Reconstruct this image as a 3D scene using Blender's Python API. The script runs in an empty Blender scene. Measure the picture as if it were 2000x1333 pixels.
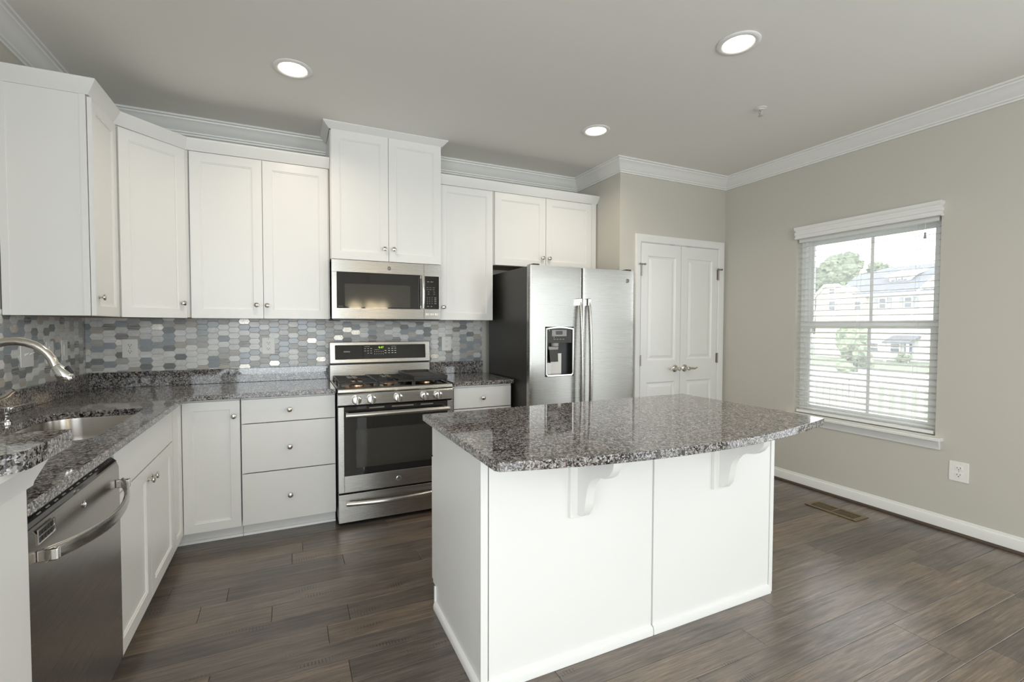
import bpy, bmesh, math, random
from mathutils import Vector, Matrix
R = math.radians
random.seed(7)
scene = bpy.context.scene
COL = scene.collection

# ------------------------------------------------------------------ camera, world, light
cam = bpy.data.cameras.new('camera')
camo = bpy.data.objects.new('camera', cam)
COL.objects.link(camo)
scene.camera = camo
cam.sensor_width = 36.0
cam.lens = 902.15 / 2000 * 36.0
cam.shift_x = 0.0118
cam.shift_y = -0.00114
cam.clip_start = 0.05
cam.clip_end = 400
YAW, PIT, ROL = 0.4294, -0.0301, -0.0017
fwd = Vector((math.sin(YAW) * math.cos(PIT), math.cos(YAW) * math.cos(PIT), math.sin(PIT)))
rt = Vector((math.cos(YAW), -math.sin(YAW), 0))
dn = fwd.cross(rt)
rt, dn = rt * math.cos(ROL) + dn * math.sin(ROL), dn * math.cos(ROL) - rt * math.sin(ROL)
camo.matrix_world = Matrix((( rt.x, -dn.x, -fwd.x, 1.2052), (rt.y, -dn.y, -fwd.y, -3.8464), (rt.z, -dn.z, -fwd.z, 1.3268), (0, 0, 0, 1)))

vs = scene.view_settings
scene.display_settings.display_device = 'sRGB'
vs.view_transform = 'Standard'
vs.look = 'None'
vs.exposure = 0.12
vs.gamma = 1.0
vs.use_curve_mapping = False
scene.cycles.use_denoising = True
scene.cycles.max_bounces = 12
scene.cycles.diffuse_bounces = 6
scene.cycles.glossy_bounces = 5
scene.cycles.transparent_max_bounces = 24
scene.cycles.sample_clamp_indirect = 6.0
scene.cycles.caustics_reflective = False
scene.cycles.caustics_refractive = False

world = bpy.data.worlds.new('sky')
scene.world = world
world.use_nodes = True
bg = world.node_tree.nodes['Background']
bg.inputs['Color'].default_value = (0.93, 0.97, 1.0, 1)
bg.inputs['Strength'].default_value = 4.5

def area(name, loc, rot, sx, sy, power, col, shape='RECTANGLE', spread=180):
    l = bpy.data.lights.new(name, 'AREA')
    l.shape = shape
    l.size = sx
    if shape in ('RECTANGLE', 'ELLIPSE'): l.size_y = sy
    l.energy = power
    l.color = col
    l.spread = R(spread)
    o = bpy.data.objects.new(name, l)
    o.location = loc
    o.rotation_euler = rot
    COL.objects.link(o)
    return o
# side: daylight of a right-hand window behind the photographer; the others are added fill
area('rear_fill', (1.08, -8.95, 1.35), (R(90), 0, 0), 2.05, 2.5, 120, (0.86, 0.94, 1.0))  # unseen lamp added to fill the cabinet fronts; the rear wall is solid
area('side_daylight', (5.05, -6.75, 1.30), (R(90), 0, R(90)), 2.7, 2.4, 98, (0.86, 0.94, 1.0))
area('left_fill', (0.03, -4.9, 1.25), (R(90), 0, R(-90)), 2.8, 2.3, 72, (0.87, 0.945, 1.0))  # added lamp lifting the island side, right wall and ceiling; no opening here
area('right_fill', (5.05, -3.75, 1.08), (R(90), 0, R(90)), 1.4, 2.0, 14, (0.86, 0.94, 1.0))  # added lamp for floor glare, as from an assumed patio door

# ------------------------------------------------------------------ materials
MAT = {}
def mat(name, col=(.8, .8, .8), rough=.5, metal=0.0, spec=.5, emit=None, es=1.0, coat=0.0):
    m = bpy.data.materials.new(name)
    m.use_nodes = True
    b = m.node_tree.nodes['Principled BSDF']
    b.inputs['Base Color'].default_value = (*col, 1)
    b.inputs['Roughness'].default_value = rough
    b.inputs['Metallic'].default_value = metal
    b.inputs['Specular IOR Level'].default_value = spec
    b.inputs['Coat Weight'].default_value = coat
    if emit:
        b.inputs['Emission Color'].default_value = (*emit, 1)
        b.inputs['Emission Strength'].default_value = es
    MAT[name] = m
    return m
class NT:
    def __init__(s, m):
        s.m = m; s.t = m.node_tree; s.b = s.t.nodes['Principled BSDF']
    def n(s, typ, **kw):
        nd = s.t.nodes.new(typ)
        for k, v in kw.items():
            if k.startswith('_'): setattr(nd, k[1:], v)
            else:
                key = k.replace('0', ' ')
                nd.inputs[int(key[1:]) if key[0] == 'i' and key[1:].isdigit() else key].default_value = v
        return nd
    def l(s, a, b): s.t.links.new(a, b)
    def coord(s, scale=(1, 1, 1), rot=(0, 0, 0)):
        tc = s.n('ShaderNodeTexCoord'); mp = s.n('ShaderNodeMapping')
        mp.inputs['Scale'].default_value = scale; mp.inputs['Rotation'].default_value = rot
        s.l(tc.outputs['Object'], mp.inputs['Vector'])
        return mp.outputs['Vector']
    def ramp(s, fac, stops, interp='LINEAR'):
        r = s.n('ShaderNodeValToRGB'); e = r.color_ramp; e.interpolation = interp
        while len(e.elements) < len(stops): e.elements.new(.5)
        for el, (p, c) in zip(e.elements, stops):
            el.position = p; el.color = (*c, 1) if len(c) == 3 else c
        s.l(fac, r.inputs['Fac'])
        return r.outputs['Color']
    def bump(s, h, strength=.2, dist=.001):
        b = s.n('ShaderNodeBump'); b.inputs['Strength'].default_value = strength; b.inputs['Distance'].default_value = dist
        s.l(h, b.inputs['Height']); s.l(b.outputs['Normal'], s.b.inputs['Normal'])
def noise(nt, vec, scale, detail=3, rough=.5, dist=0):
    n = nt.n('ShaderNodeTexNoise'); n.inputs['Scale'].default_value = scale; n.inputs['Detail'].default_value = detail
    n.inputs['Roughness'].default_value = rough; n.inputs['Distortion'].default_value = dist
    nt.l(vec, n.inputs['Vector'])
    return n

def paint(name, col, rough, bs=.05, sc=180):
    m = mat(name, col, rough); nt = NT(m)
    nt.bump(noise(nt, nt.coord(), sc, 2).outputs['Fac'], bs, .001)
    return m
paint('wall_paint', (.56, .54, .485), .62, .06)
paint('ceiling_paint', (.82, .805, .77), .8, .05)
paint('trim_white', (.80, .80, .78), .32, .01)
paint('cabinet_white', (.81, .805, .785), .30, .012, 90)
mat('cabinet_underside', (.33, .19, .09), .5)
mat('white_plastic', (.84, .83, .80), .3)
mat('slot_dark', (.05, .045, .04), .5)
mat('black_plastic', (.012, .012, .012), .38)
mat('black_enamel', (.012, .011, .010), .18)
mat('cast_iron', (.018, .017, .016), .45)
mat('black_glass', (.012, .011, .010), .04, spec=.6)
mat('oven_glass', (.018, .017, .016), .03, spec=.7)
mat('inner_glass', (.045, .042, .034), .08, spec=.6)
mat('charcoal_side', (.030, .027, .022), .40)
mat('chrome', (.78, .77, .75), .09, 1.0)
mat('nickel', (.62, .585, .53), .17, 1.0)
mat('bronze', (.26, .20, .12), .42, .7)
mat('hinge_metal', (.33, .30, .27), .35, .9)
mat('lettering_white', (.75, .75, .72), .5)
mat('badge_dark', (.10, .10, .10), .35)
mat('lettering_grey', (.32, .31, .30), .5)
mat('clock_green', (.1, .3, .02), .5, emit=(.45, .9, .05), es=1.2)
mat('lamp_lens', (1, 1, 1), .4, emit=(1, .86, .66), es=9)
mat('shade_glow', (.9, .88, .82), .6, emit=(1, .80, .52), es=14)
mat('copper_reflect', (.55, .36, .24), .3, 1.0)  # reddish cooktop reflections put into the burner colour
mat('dark_stain', (.06, .042, .03), .4)

def steel(name, col, rough, axis):
    m = mat(name, col, rough, 1.0); nt = NT(m)
    sc = {'x': (2, 60, 900), 'z': (900, 60, 2), 'y': (60, 2, 900)}[axis]
    tg = nt.n('ShaderNodeTangent', _direction_type='RADIAL', _axis='Z'); nt.l(tg.outputs[0], nt.b.inputs['Tangent']); nt.b.inputs['Anisotropic'].default_value = .75; nt.b.inputs['Anisotropic Rotation'].default_value = 0.0 if name == 'stainless_door' else .25
    n = noise(nt, nt.coord(sc), 1.0, 2)
    mr = nt.n('ShaderNodeMapRange'); mr.inputs['To Min'].default_value = rough - .02; mr.inputs['To Max'].default_value = rough + .03
    nt.l(n.outputs['Fac'], mr.inputs['Value']); nt.l(mr.outputs['Result'], nt.b.inputs['Roughness'])
    w = noise(nt, nt.coord((1.2, 1.2, 5)), 1.6, 1)
    add = nt.n('ShaderNodeMath', _operation='MULTIPLY_ADD'); add.inputs[1].default_value = .004
    nt.l(n.outputs['Fac'], add.inputs[0]); nt.l(w.outputs['Fac'], add.inputs[2])
    nt.bump(add.outputs[0], .10, .010)
    return m
steel('stainless', (.47, .455, .43), .27, 'x')
steel('stainless_door', (.44, .432, .41), .27, 'x')
steel('stainless_dark', (.40, .375, .345), .26, 'x')
steel('sink_steel', (.55, .52, .48), .24, 'y')

def granite():
    m = mat('granite', (.2, .2, .2), .05, spec=.8); nt = NT(m)
    v = nt.coord()
    w = noise(nt, v, 70, 3)
    mx = nt.n('ShaderNodeVectorMath', _operation='MULTIPLY_ADD')
    mx.inputs[1].default_value = (.011, .011, .011)
    nt.l(w.outputs['Color'], mx.inputs[0]); nt.l(v, mx.inputs[2])
    def cell(scale):
        vo = nt.n('ShaderNodeTexVoronoi'); vo.inputs['Scale'].default_value = scale
        nt.l(mx.outputs[0], vo.inputs['Vector'])
        sp = nt.n('ShaderNodeSeparateColor'); nt.l(vo.outputs['Color'], sp.inputs[0])
        return sp
    a = cell(120); b = cell(260)
    big = noise(nt, v, 7, 2)
    ad = nt.n('ShaderNodeMath', _operation='MULTIPLY_ADD'); ad.inputs[1].default_value = .34
    nt.l(big.outputs['Fac'], ad.inputs[0]); nt.l(a.outputs[0], ad.inputs[2])
    sb = nt.n('ShaderNodeMath', _operation='SUBTRACT'); sb.inputs[1].default_value = .17
    nt.l(ad.outputs[0], sb.inputs[0])
    c1 = nt.ramp(sb.outputs[0], [(0, (.016, .015, .015)), (.24, (.055, .050, .048)), (.42, (.15, .138, .134)), (.62, (.27, .255, .247)), (.81, (.41, .39, .38)), (.95, (.31, .24, .21))], 'CONSTANT')
    c2 = nt.ramp(b.outputs[1], [(0, (.022, .020, .020)), (.25, (.14, .128, .124)), (.54, (.29, .272, .264)), (.80, (.46, .44, .43))], 'CONSTANT')
    mix = nt.n('ShaderNodeMix', _data_type='RGBA')
    pick = nt.ramp(b.outputs[2], [(0, (0, 0, 0)), (.62, (1, 1, 1))], 'CONSTANT')
    nt.l(pick, mix.inputs['Factor']); nt.l(c1, mix.inputs['A']); nt.l(c2, mix.inputs['B'])
    nt.l(mix.outputs['Result'], nt.b.inputs['Base Color'])
granite()

def floor_mat():
    m = mat('floor_wood', (.1, .08, .06), .34, spec=.75, coat=.3); m.node_tree.nodes['Principled BSDF'].inputs['Coat Roughness'].default_value = .22; nt = NT(m)
    at = nt.n('ShaderNodeAttribute', _attribute_name='plank')
    tc = nt.n('ShaderNodeTexCoord')
    off = nt.n('ShaderNodeVectorMath', _operation='MULTIPLY_ADD'); off.inputs[1].default_value = (37.0, 11.0, 0)
    nt.l(at.outputs['Fac'], off.inputs[0]); nt.l(tc.outputs['Object'], off.inputs[2])
    def mp(s):
        q = nt.n('ShaderNodeMapping'); q.inputs['Scale'].default_value = s; nt.l(off.outputs[0], q.inputs['Vector']); return q.outputs['Vector']
    grain = noise(nt, mp((2.6, 60, 1)), 1.0, 8, .66, .8)
    fine = noise(nt, mp((9, 260, 1)), 1.0, 3, .6)
    blot = noise(nt, mp((2.5, 7, 1)), 1.0, 3, .55)
    base = nt.ramp(grain.outputs['Fac'], [(.22, (.050, .039, .032)), (.42, (.110, .090, .074)), (.58, (.165, .136, .113)), (.78, (.245, .20, .16))])
    tint = nt.ramp(at.outputs['Fac'], [(0, (.62, .60, .60)), (.3, (.85, .86, .90)), (.6, (1.05, .99, .92)), (1, (1.22, 1.12, 1.0))])
    m1 = nt.n('ShaderNodeMix', _data_type='RGBA', _blend_type='MULTIPLY'); m1.inputs['Factor'].default_value = 1
    nt.l(base, m1.inputs['A']); nt.l(tint, m1.inputs['B'])
    m2 = nt.n('ShaderNodeMix', _data_type='RGBA', _blend_type='MULTIPLY'); m2.inputs['Factor'].default_value = .75
    bl = nt.ramp(blot.outputs['Fac'], [(.3, (.55, .54, .54)), (.5, (1, 1, 1)), (.75, (1.25, 1.18, 1.08))])
    fm = nt.n('ShaderNodeMix', _data_type='RGBA', _blend_type='MULTIPLY'); fm.inputs['Factor'].default_value = .8
    nt.l(m1.outputs['Result'], fm.inputs['A']); nt.l(nt.ramp(fine.outputs['Fac'], [(.32, (.55, .54, .53)), (.5, (1, 1, 1)), (.7, (1.3, 1.27, 1.2))]), fm.inputs['B'])
    nt.l(fm.outputs['Result'], m2.inputs['A']); nt.l(bl, m2.inputs['B'])
    # chatter marks: short cross-grain ticks in scattered patches
    tick = nt.n('ShaderNodeTexWave', _bands_direction='X'); tick.inputs['Scale'].default_value = 24; tick.inputs['Distortion'].default_value = 2.5; tick.inputs['Detail'].default_value = 2
    nt.l(off.outputs[0], tick.inputs['Vector'])
    patch = noise(nt, mp((3.2, 16, 1)), 1.0, 2)
    pm = nt.ramp(patch.outputs['Fac'], [(.62, (0, 0, 0)), (.68, (1, 1, 1))])
    tk = nt.ramp(tick.outputs['Fac'], [(.70, (0, 0, 0)), (.86, (1, 1, 1))])
    mm = nt.n('ShaderNodeMath', _operation='MULTIPLY'); nt.l(pm, mm.inputs[0]); nt.l(tk, mm.inputs[1])
    m3 = nt.n('ShaderNodeMix', _data_type='RGBA'); m3.inputs['B'].default_value = (.018, .014, .012, 1)
    sc = nt.n('ShaderNodeMath', _operation='MULTIPLY'); sc.inputs[1].default_value = .85; nt.l(mm.outputs[0], sc.inputs[0])
    nt.l(sc.outputs[0], m3.inputs['Factor']); nt.l(m2.outputs['Result'], m3.inputs['A'])
    nt.l(m3.outputs['Result'], nt.b.inputs['Base Color'])
    scr = noise(nt, mp((1.4, 30, 1)), 1.0, 2, .4, .3)
    a = nt.n('ShaderNodeMath', _operation='MULTIPLY_ADD'); a.inputs[1].default_value = .10
    nt.l(fine.outputs['Fac'], a.inputs[0]); nt.l(scr.outputs['Fac'], a.inputs[2])
    b2 = nt.n('ShaderNodeMath', _operation='MULTIPLY_ADD'); b2.inputs[1].default_value = .10
    nt.l(grain.outputs['Fac'], b2.inputs[0]); nt.l(a.outputs[0], b2.inputs[2])
    nt.bump(b2.outputs[0], .45, .005)
    rr = nt.ramp(grain.outputs['Fac'], [(.3, (.38, .38, .38)), (.7, (.26, .26, .26))])
    nt.l(rr, nt.b.inputs['Roughness'])
floor_mat()

def tile(name, c1, c2, rough, metal=0, sc=(9, 9, 55), spec=.5):
    m = mat(name, c1, rough, metal, spec); nt = NT(m)
    n = noise(nt, nt.coord(sc), 1.6, 4, .6, .8)
    nt.l(nt.ramp(n.outputs['Fac'], [(.36, c1), (.66, c2)]), nt.b.inputs['Base Color'])
    return m
tile('tile_pale', (.68, .68, .66), (.82, .82, .80), .25)
tile('tile_light', (.60, .60, .58), (.72, .72, .70), .28, sc=(30, 30, 30))
tile('tile_blue', (.315, .345, .38), (.37, .40, .43), .16)
tile('tile_grey', (.40, .40, .385), (.50, .495, .48), .28)
tile('tile_slate', (.22, .235, .235), (.28, .295, .295), .14)
tile('tile_striped', (.50, .49, .47), (.10, .095, .09), .25, sc=(4, 4, 110))
tile('tile_taupe', (.42, .385, .34), (.54, .50, .45), .3, sc=(5, 5, 90))
tile('tile_pearl', (.86, .82, .74), (.55, .50, .44), .30, .35, sc=(40, 40, 60))
mat('grout', (.52, .52, .50), .8)

def glass_mat(name, haze):
    m = bpy.data.materials.new(name); m.use_nodes = True
    t = m.node_tree; t.nodes.clear()
    o = t.nodes.new('ShaderNodeOutputMaterial'); tr = t.nodes.new('ShaderNodeBsdfTransparent'); gl = t.nodes.new('ShaderNodeBsdfGlossy')
    tl = t.nodes.new('ShaderNodeBsdfTranslucent'); tl.inputs['Color'].default_value = (.95, .97, 1, 1)
    gl.inputs['Roughness'].default_value = .02; fr = t.nodes.new('ShaderNodeFresnel'); fr.inputs['IOR'].default_value = 1.3
    m0 = t.nodes.new('ShaderNodeMixShader'); m0.inputs[0].default_value = haze
    m1 = t.nodes.new('ShaderNodeMixShader')
    t.links.new(tr.outputs[0], m0.inputs[1]); t.links.new(tl.outputs[0], m0.inputs[2])
    t.links.new(fr.outputs[0], m1.inputs[0]); t.links.new(m0.outputs[0], m1.inputs[1]); t.links.new(gl.outputs[0], m1.inputs[2])
    t.links.new(m1.outputs[0], o.inputs[0])
    MAT[name] = m
glass_mat('window_glass', .085)
def slat_mat():
    m = bpy.data.materials.new('blind_slat'); m.use_nodes = True
    t = m.node_tree; b = t.nodes['Principled BSDF']; b.inputs['Base Color'].default_value = (.88, .88, .86, 1); b.inputs['Roughness'].default_value = .4
    tl = t.nodes.new('ShaderNodeBsdfTranslucent'); tl.inputs['Color'].default_value = (.9, .9, .88, 1)
    mx = t.nodes.new('ShaderNodeMixShader'); mx.inputs[0].default_value = .72
    o = t.nodes['Material Output']
    t.links.new(b.outputs[0], mx.inputs[1]); t.links.new(tl.outputs[0], mx.inputs[2]); t.links.new(mx.outputs[0], o.inputs[0])
    MAT['blind_slat'] = m
slat_mat()
# outdoors
mat('vinyl_white', (.82, .83, .83), .4)
mat('siding_cream', (.62, .58, .44), .7)
mat('siding_white', (.72, .71, .68), .7)
mat('roof_shingle', (.12, .125, .137), .9)
mat('house_trim', (.8, .8, .78), .6)
mat('house_glass', (.10, .11, .12), .1)
mat('shutter_grey', (.30, .31, .32), .6)
mat('house_door', (.12, .14, .20), .5)
mat('deck_board', (.20, .18, .16), .8)
mat('asphalt', (.30, .30, .30), .9)
mat('bark', (.12, .09, .07), .9)
def leafy(name, c1, c2):
    m = mat(name, c1, .8); nt = NT(m)
    nt.l(nt.ramp(noise(nt, nt.coord(), 2.2, 4).outputs['Fac'], [(.35, c1), (.65, c2)]), nt.b.inputs['Base Color'])
leafy('leaf_green', (.085, .105, .065), (.20, .23, .145))
leafy('leaf_light', (.15, .18, .115), (.27, .31, .20))
leafy('lawn', (.10, .12, .075), (.15, .175, .11))

# ------------------------------------------------------------------ mesh builder
class B:
    def __init__(s, M=None):
        s.bm = bmesh.new(); s.mats = []; s.M = M or Matrix.Identity(4); s.mi = 0
    def m(s, name):
        if name not in s.mats: s.mats.append(name)
        s.mi = s.mats.index(name); return s
    def v(s, p): return s.bm.verts.new(s.M @ Vector(p))
    def f(s, vs):
        try:
            f = s.bm.faces.new(vs); f.material_index = s.mi; return f
        except ValueError: return None
    def box(s, x0, x1, y0, y1, z0, z1):
        p = [s.v((x, y, z)) for x in (x0, x1) for y in (y0, y1) for z in (z0, z1)]
        for q in ((0, 1, 3, 2), (4, 6, 7, 5), (0, 4, 5, 1), (2, 3, 7, 6), (0, 2, 6, 4), (1, 5, 7, 3)): s.f([p[i] for i in q])
        return s
    def prism(s, pts, a0, a1, fn):
        """polygon pts (u,v) extruded between a0 and a1; fn(u,v,a)->xyz"""
        lo = [s.v(fn(u, v, a0)) for u, v in pts]; hi = [s.v(fn(u, v, a1)) for u, v in pts]
        s.f(lo); s.f(hi[::-1]); n = len(pts)
        for i in range(n): s.f([lo[i], lo[(i + 1) % n], hi[(i + 1) % n], hi[i]])
        return s
    def loft(s, rings, close=True, cap=True):
        vr = [[s.v(p) for p in r] for r in rings]; n = len(vr[0])
        for a, b in zip(vr, vr[1:]):
            for i in range(n if close else n - 1): s.f([a[i], a[(i + 1) % n], b[(i + 1) % n], b[i]])
        if cap: s.f(vr[0][::-1]); s.f(vr[-1])
        return s
    def lathe(s, prof, o=(0, 0, 0), d=(0, 0, 1), seg=24, cap=True):
        d = Vector(d).normalized(); o = Vector(o)
        a = d.orthogonal().normalized(); b = d.cross(a)
        return s.loft([[o + d * h + (a * math.cos(t) + b * math.sin(t)) * max(r, 1e-5) for t in [2 * math.pi * i / seg for i in range(seg)]] for r, h in prof], cap=cap)
    def tube(s, pts, r, seg=12, flat=1.0, up=(0, 0, 1)):
        pts = [Vector(p) for p in pts]; rings = []
        rs = r if isinstance(r, (list, tuple)) else [r] * len(pts)
        u = None
        for i, p in enumerate(pts):
            t = (pts[min(i + 1, len(pts) - 1)] - pts[max(i - 1, 0)]).normalized()
            if u is None: u = (Vector(up) - t * Vector(up).dot(t)); u = u.normalized() if u.length > 1e-4 else t.orthogonal().normalized()
            else: u = (u - t * u.dot(t)).normalized()
            w = t.cross(u)
            rings.append([p + (u * math.cos(a) + w * math.sin(a) * flat) * rs[i] for a in [2 * math.pi * k / seg for k in range(seg)]])
        return s.loft(rings)
    def sweep(s, path, prof, fn, closed=False):
        """mitred moulding: path of 2-D points, prof of (offset to the right of travel, height)"""
        P = [Vector(p) for p in path]; n = len(P); rings = []
        for i in range(n):
            ds = []
            if i > 0 or closed: ds.append((P[i] - P[i - 1]).normalized())
            if i < n - 1 or closed: ds.append((P[(i + 1) % n] - P[i]).normalized())
            ns = [Vector((d.y, -d.x)) for d in ds]
            m = ns[0] if len(ns) == 1 else (ns[0] + ns[1]) / (1 + ns[0].dot(ns[1]))
            rings.append([fn(P[i].x + m.x * o, P[i].y + m.y * o, h) for o, h in prof])
        if closed: rings.append(rings[0])
        return s.loft(rings, cap=not closed)
    def panel_slab(s, x0, x1, z0, z1, y, t, panels, rings):
        """slab whose front (facing -y, at y) carries rectangular panels built of (inset, depth) rings"""
        xs = sorted({x0, x1, *[p[0] for p in panels], *[p[1] for p in panels]}); zs = sorted({z0, z1, *[p[2] for p in panels], *[p[3] for p in panels]})
        vv = {(x, z): s.v((x, y, z)) for x in xs for z in zs}
        for i in range(len(xs) - 1):
            for j in range(len(zs) - 1):
                cx = (xs[i] + xs[i + 1]) / 2; cz = (zs[j] + zs[j + 1]) / 2
                if any(p[0] < cx < p[1] and p[2] < cz < p[3] for p in panels): continue
                s.f([vv[xs[i], zs[j]], vv[xs[i + 1], zs[j]], vv[xs[i + 1], zs[j + 1]], vv[xs[i], zs[j + 1]]])
        for a, b, c, d in panels:
            prev = None
            for ins, dep in [(0, 0)] + rings:
                ring = [s.v((q, y + dep, w)) for q, w in ((a + ins, c + ins), (b - ins, c + ins), (b - ins, d - ins), (a + ins, d - ins))]
                if prev:
                    for k in range(4): s.f([prev[k], prev[(k + 1) % 4], ring[(k + 1) % 4], ring[k]])
                prev = ring
            s.f(prev)
        bk = [s.v((x, y + t, z)) for x, z in ((x0, z0), (x1, z0), (x1, z1), (x0, z1))]; fr = [s.v((x, y, z)) for x, z in ((x0, z0), (x1, z0), (x1, z1), (x0, z1))]
        s.f(bk[::-1])
        for k in range(4): s.f([fr[k], fr[(k + 1) % 4], bk[(k + 1) % 4], bk[k]])
        return s
    def fill(s, outer, holes, z0, z1):
        """horizontal slab with holes"""
        es = []; vs = []
        for lp in [outer] + holes:
            q = [s.bm.verts.new(s.M @ Vector((x, y, z0))) for x, y in lp]; vs += q
            es += [s.bm.edges.new((q[i], q[(i + 1) % len(q)])) for i in range(len(q))]
        g = bmesh.ops.triangle_fill(s.bm, use_beauty=True, use_dissolve=False, edges=es)
        fs = [e for e in g['geom'] if isinstance(e, bmesh.types.BMFace)]
        ex = bmesh.ops.extrude_face_region(s.bm, geom=fs)
        for e in ex['geom']:
            if isinstance(e, bmesh.types.BMVert): e.co.z += z1 - z0
        for f in s.bm.faces: f.material_index = s.mi
        return s
    def go(s, name, parent=None, bevel=0, seg=2, smooth=35, loc=None, solid=0, merge=True):
        if merge: bmesh.ops.remove_doubles(s.bm, verts=s.bm.verts, dist=1e-6)
        bmesh.ops.recalc_face_normals(s.bm, faces=s.bm.faces)
        me = bpy.data.meshes.new(name); s.bm.to_mesh(me); s.bm.free()
        for k in s.mats: me.materials.append(MAT[k])
        if smooth:
            for p in me.polygons: p.use_smooth = True
            me.set_sharp_from_angle(angle=R(smooth))
        o = bpy.data.objects.new(name, me); COL.objects.link(o)
        if parent: o.parent = parent
        if loc: o.location = loc
        if solid:
            md = o.modifiers.new('solid', 'SOLIDIFY'); md.thickness = solid; md.offset = 0
        if bevel:
            md = o.modifiers.new('bevel', 'BEVEL'); md.width = bevel; md.segments = seg; md.limit_method = 'ANGLE'; md.angle_limit = R(40); md.harden_normals = True
        return o
XY = lambda u, v, a: (u, v, a)
XZ = lambda u, v, a: (u, a, v)
YZ = lambda u, v, a: (a, u, v)
def tag(o, label, cat, group=None, kind=None):
    o['label'] = label; o['category'] = cat
    if group: o['group'] = group
    if kind: o['kind'] = kind
    return o
def thing(name, label, cat, loc=(0, 0, 0), rz=0, group=None, kind=None):
    o = bpy.data.objects.new(name, None); COL.objects.link(o); o.empty_display_size = .05
    o.location = loc; o.rotation_euler = (0, 0, rz)
    return tag(o, label, cat, group, kind)
def part(o, label): o['label'] = label; return o
def text(name, body, size, loc, parent, material, rot=(R(90), 0, 0), ext=.0003):
    c = bpy.data.curves.new(name, 'FONT'); c.body = body; c.size = size; c.extrude = ext; c.align_x = 'CENTER'; c.align_y = 'CENTER'
    c.materials.append(MAT[material])
    tmp = bpy.data.objects.new(name + '_curve', c); COL.objects.link(tmp)
    me = bpy.data.meshes.new_from_object(tmp.evaluated_get(bpy.context.evaluated_depsgraph_get()))
    bpy.data.objects.remove(tmp); bpy.data.curves.remove(c)
    o = bpy.data.objects.new(name, me); COL.objects.link(o); o.parent = parent; o.location = loc; o.rotation_euler = rot
    return o
def rrect(x0, x1, y0, y1, r, n=6):
    pts = []
    rs = r if isinstance(r, (list, tuple)) else [r] * 4
    for (cx, cy, a0), q in zip(((x1 - rs[0], y1 - rs[0], 0), (x0 + rs[1], y1 - rs[1], 90), (x0 + rs[2], y0 + rs[2], 180), (x1 - rs[3], y0 + rs[3], 270)), rs):
        for k in range(n + 1):
            a = R(a0 + 90 * k / n); pts.append((cx + q * math.cos(a), cy + q * math.sin(a)))
    return pts
def emblem(parent, x, y, z, r, name='emblem'):
    """round maker's badge: chrome ring round a dark disc with a looping monogram"""
    e = B().m('chrome').lathe([(r, 0), (r, .002), (r * .86, .003), (r * .80, .0018)], (x, y, z), (0, -1, 0), 28).m('badge_dark').lathe([(r * .80, 0), (r * .80, .0019)], (x, y, z), (0, -1, 0), 28).go(name, parent)
    b = B().m('chrome')
    b.tube([(x + r * px, y - .0022, z + r * pz) for px, pz in ((-.1, .1), (-.25, .4), (-.5, .3), (-.5, -.2), (-.3, -.45), (-.08, -.2), (-.05, .05))], r * .085, 6)
    b.tube([(x + r * px, y - .0022, z + r * pz) for px, pz in ((.1, .02), (.35, .1), (.45, .35), (.25, .45), (.1, .1), (.15, -.35), (.4, -.45), (.55, -.25))], r * .085, 6)
    b.go('monogram', e)
    return e
KN = [(.0075, 0), (.0075, .003), (.0045, .006), (.0045, .014), (.0125, .018), (.0155, .0225), (.0145, .027), (.009, .0295), (.001, .0305)]
def knob(parent, x, y, z, d=(0, -1, 0)):
    return B().m('nickel').lathe(KN, (x, y, z), d, 20).go('knob', parent)
RG = [(.004, .0035), (.008, .0035), (.0085, .008)]
def shaker(parent, x0, x1, z0, z1, y, rail=.057, M=None, name='door', t=.019):
    return B(M).m('cabinet_white').panel_slab(x0, x1, z0, z1, y, t, [(x0 + rail, x1 - rail, z0 + rail, z1 - rail)], RG).go(name, parent, smooth=0)
def front(parent, x0, x1, z0, z1, y, name='drawer', t=.019):
    return B().m('cabinet_white').box(x0, x1, y, y + t, z0, z1).go(name, parent, bevel=.0015)

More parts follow.
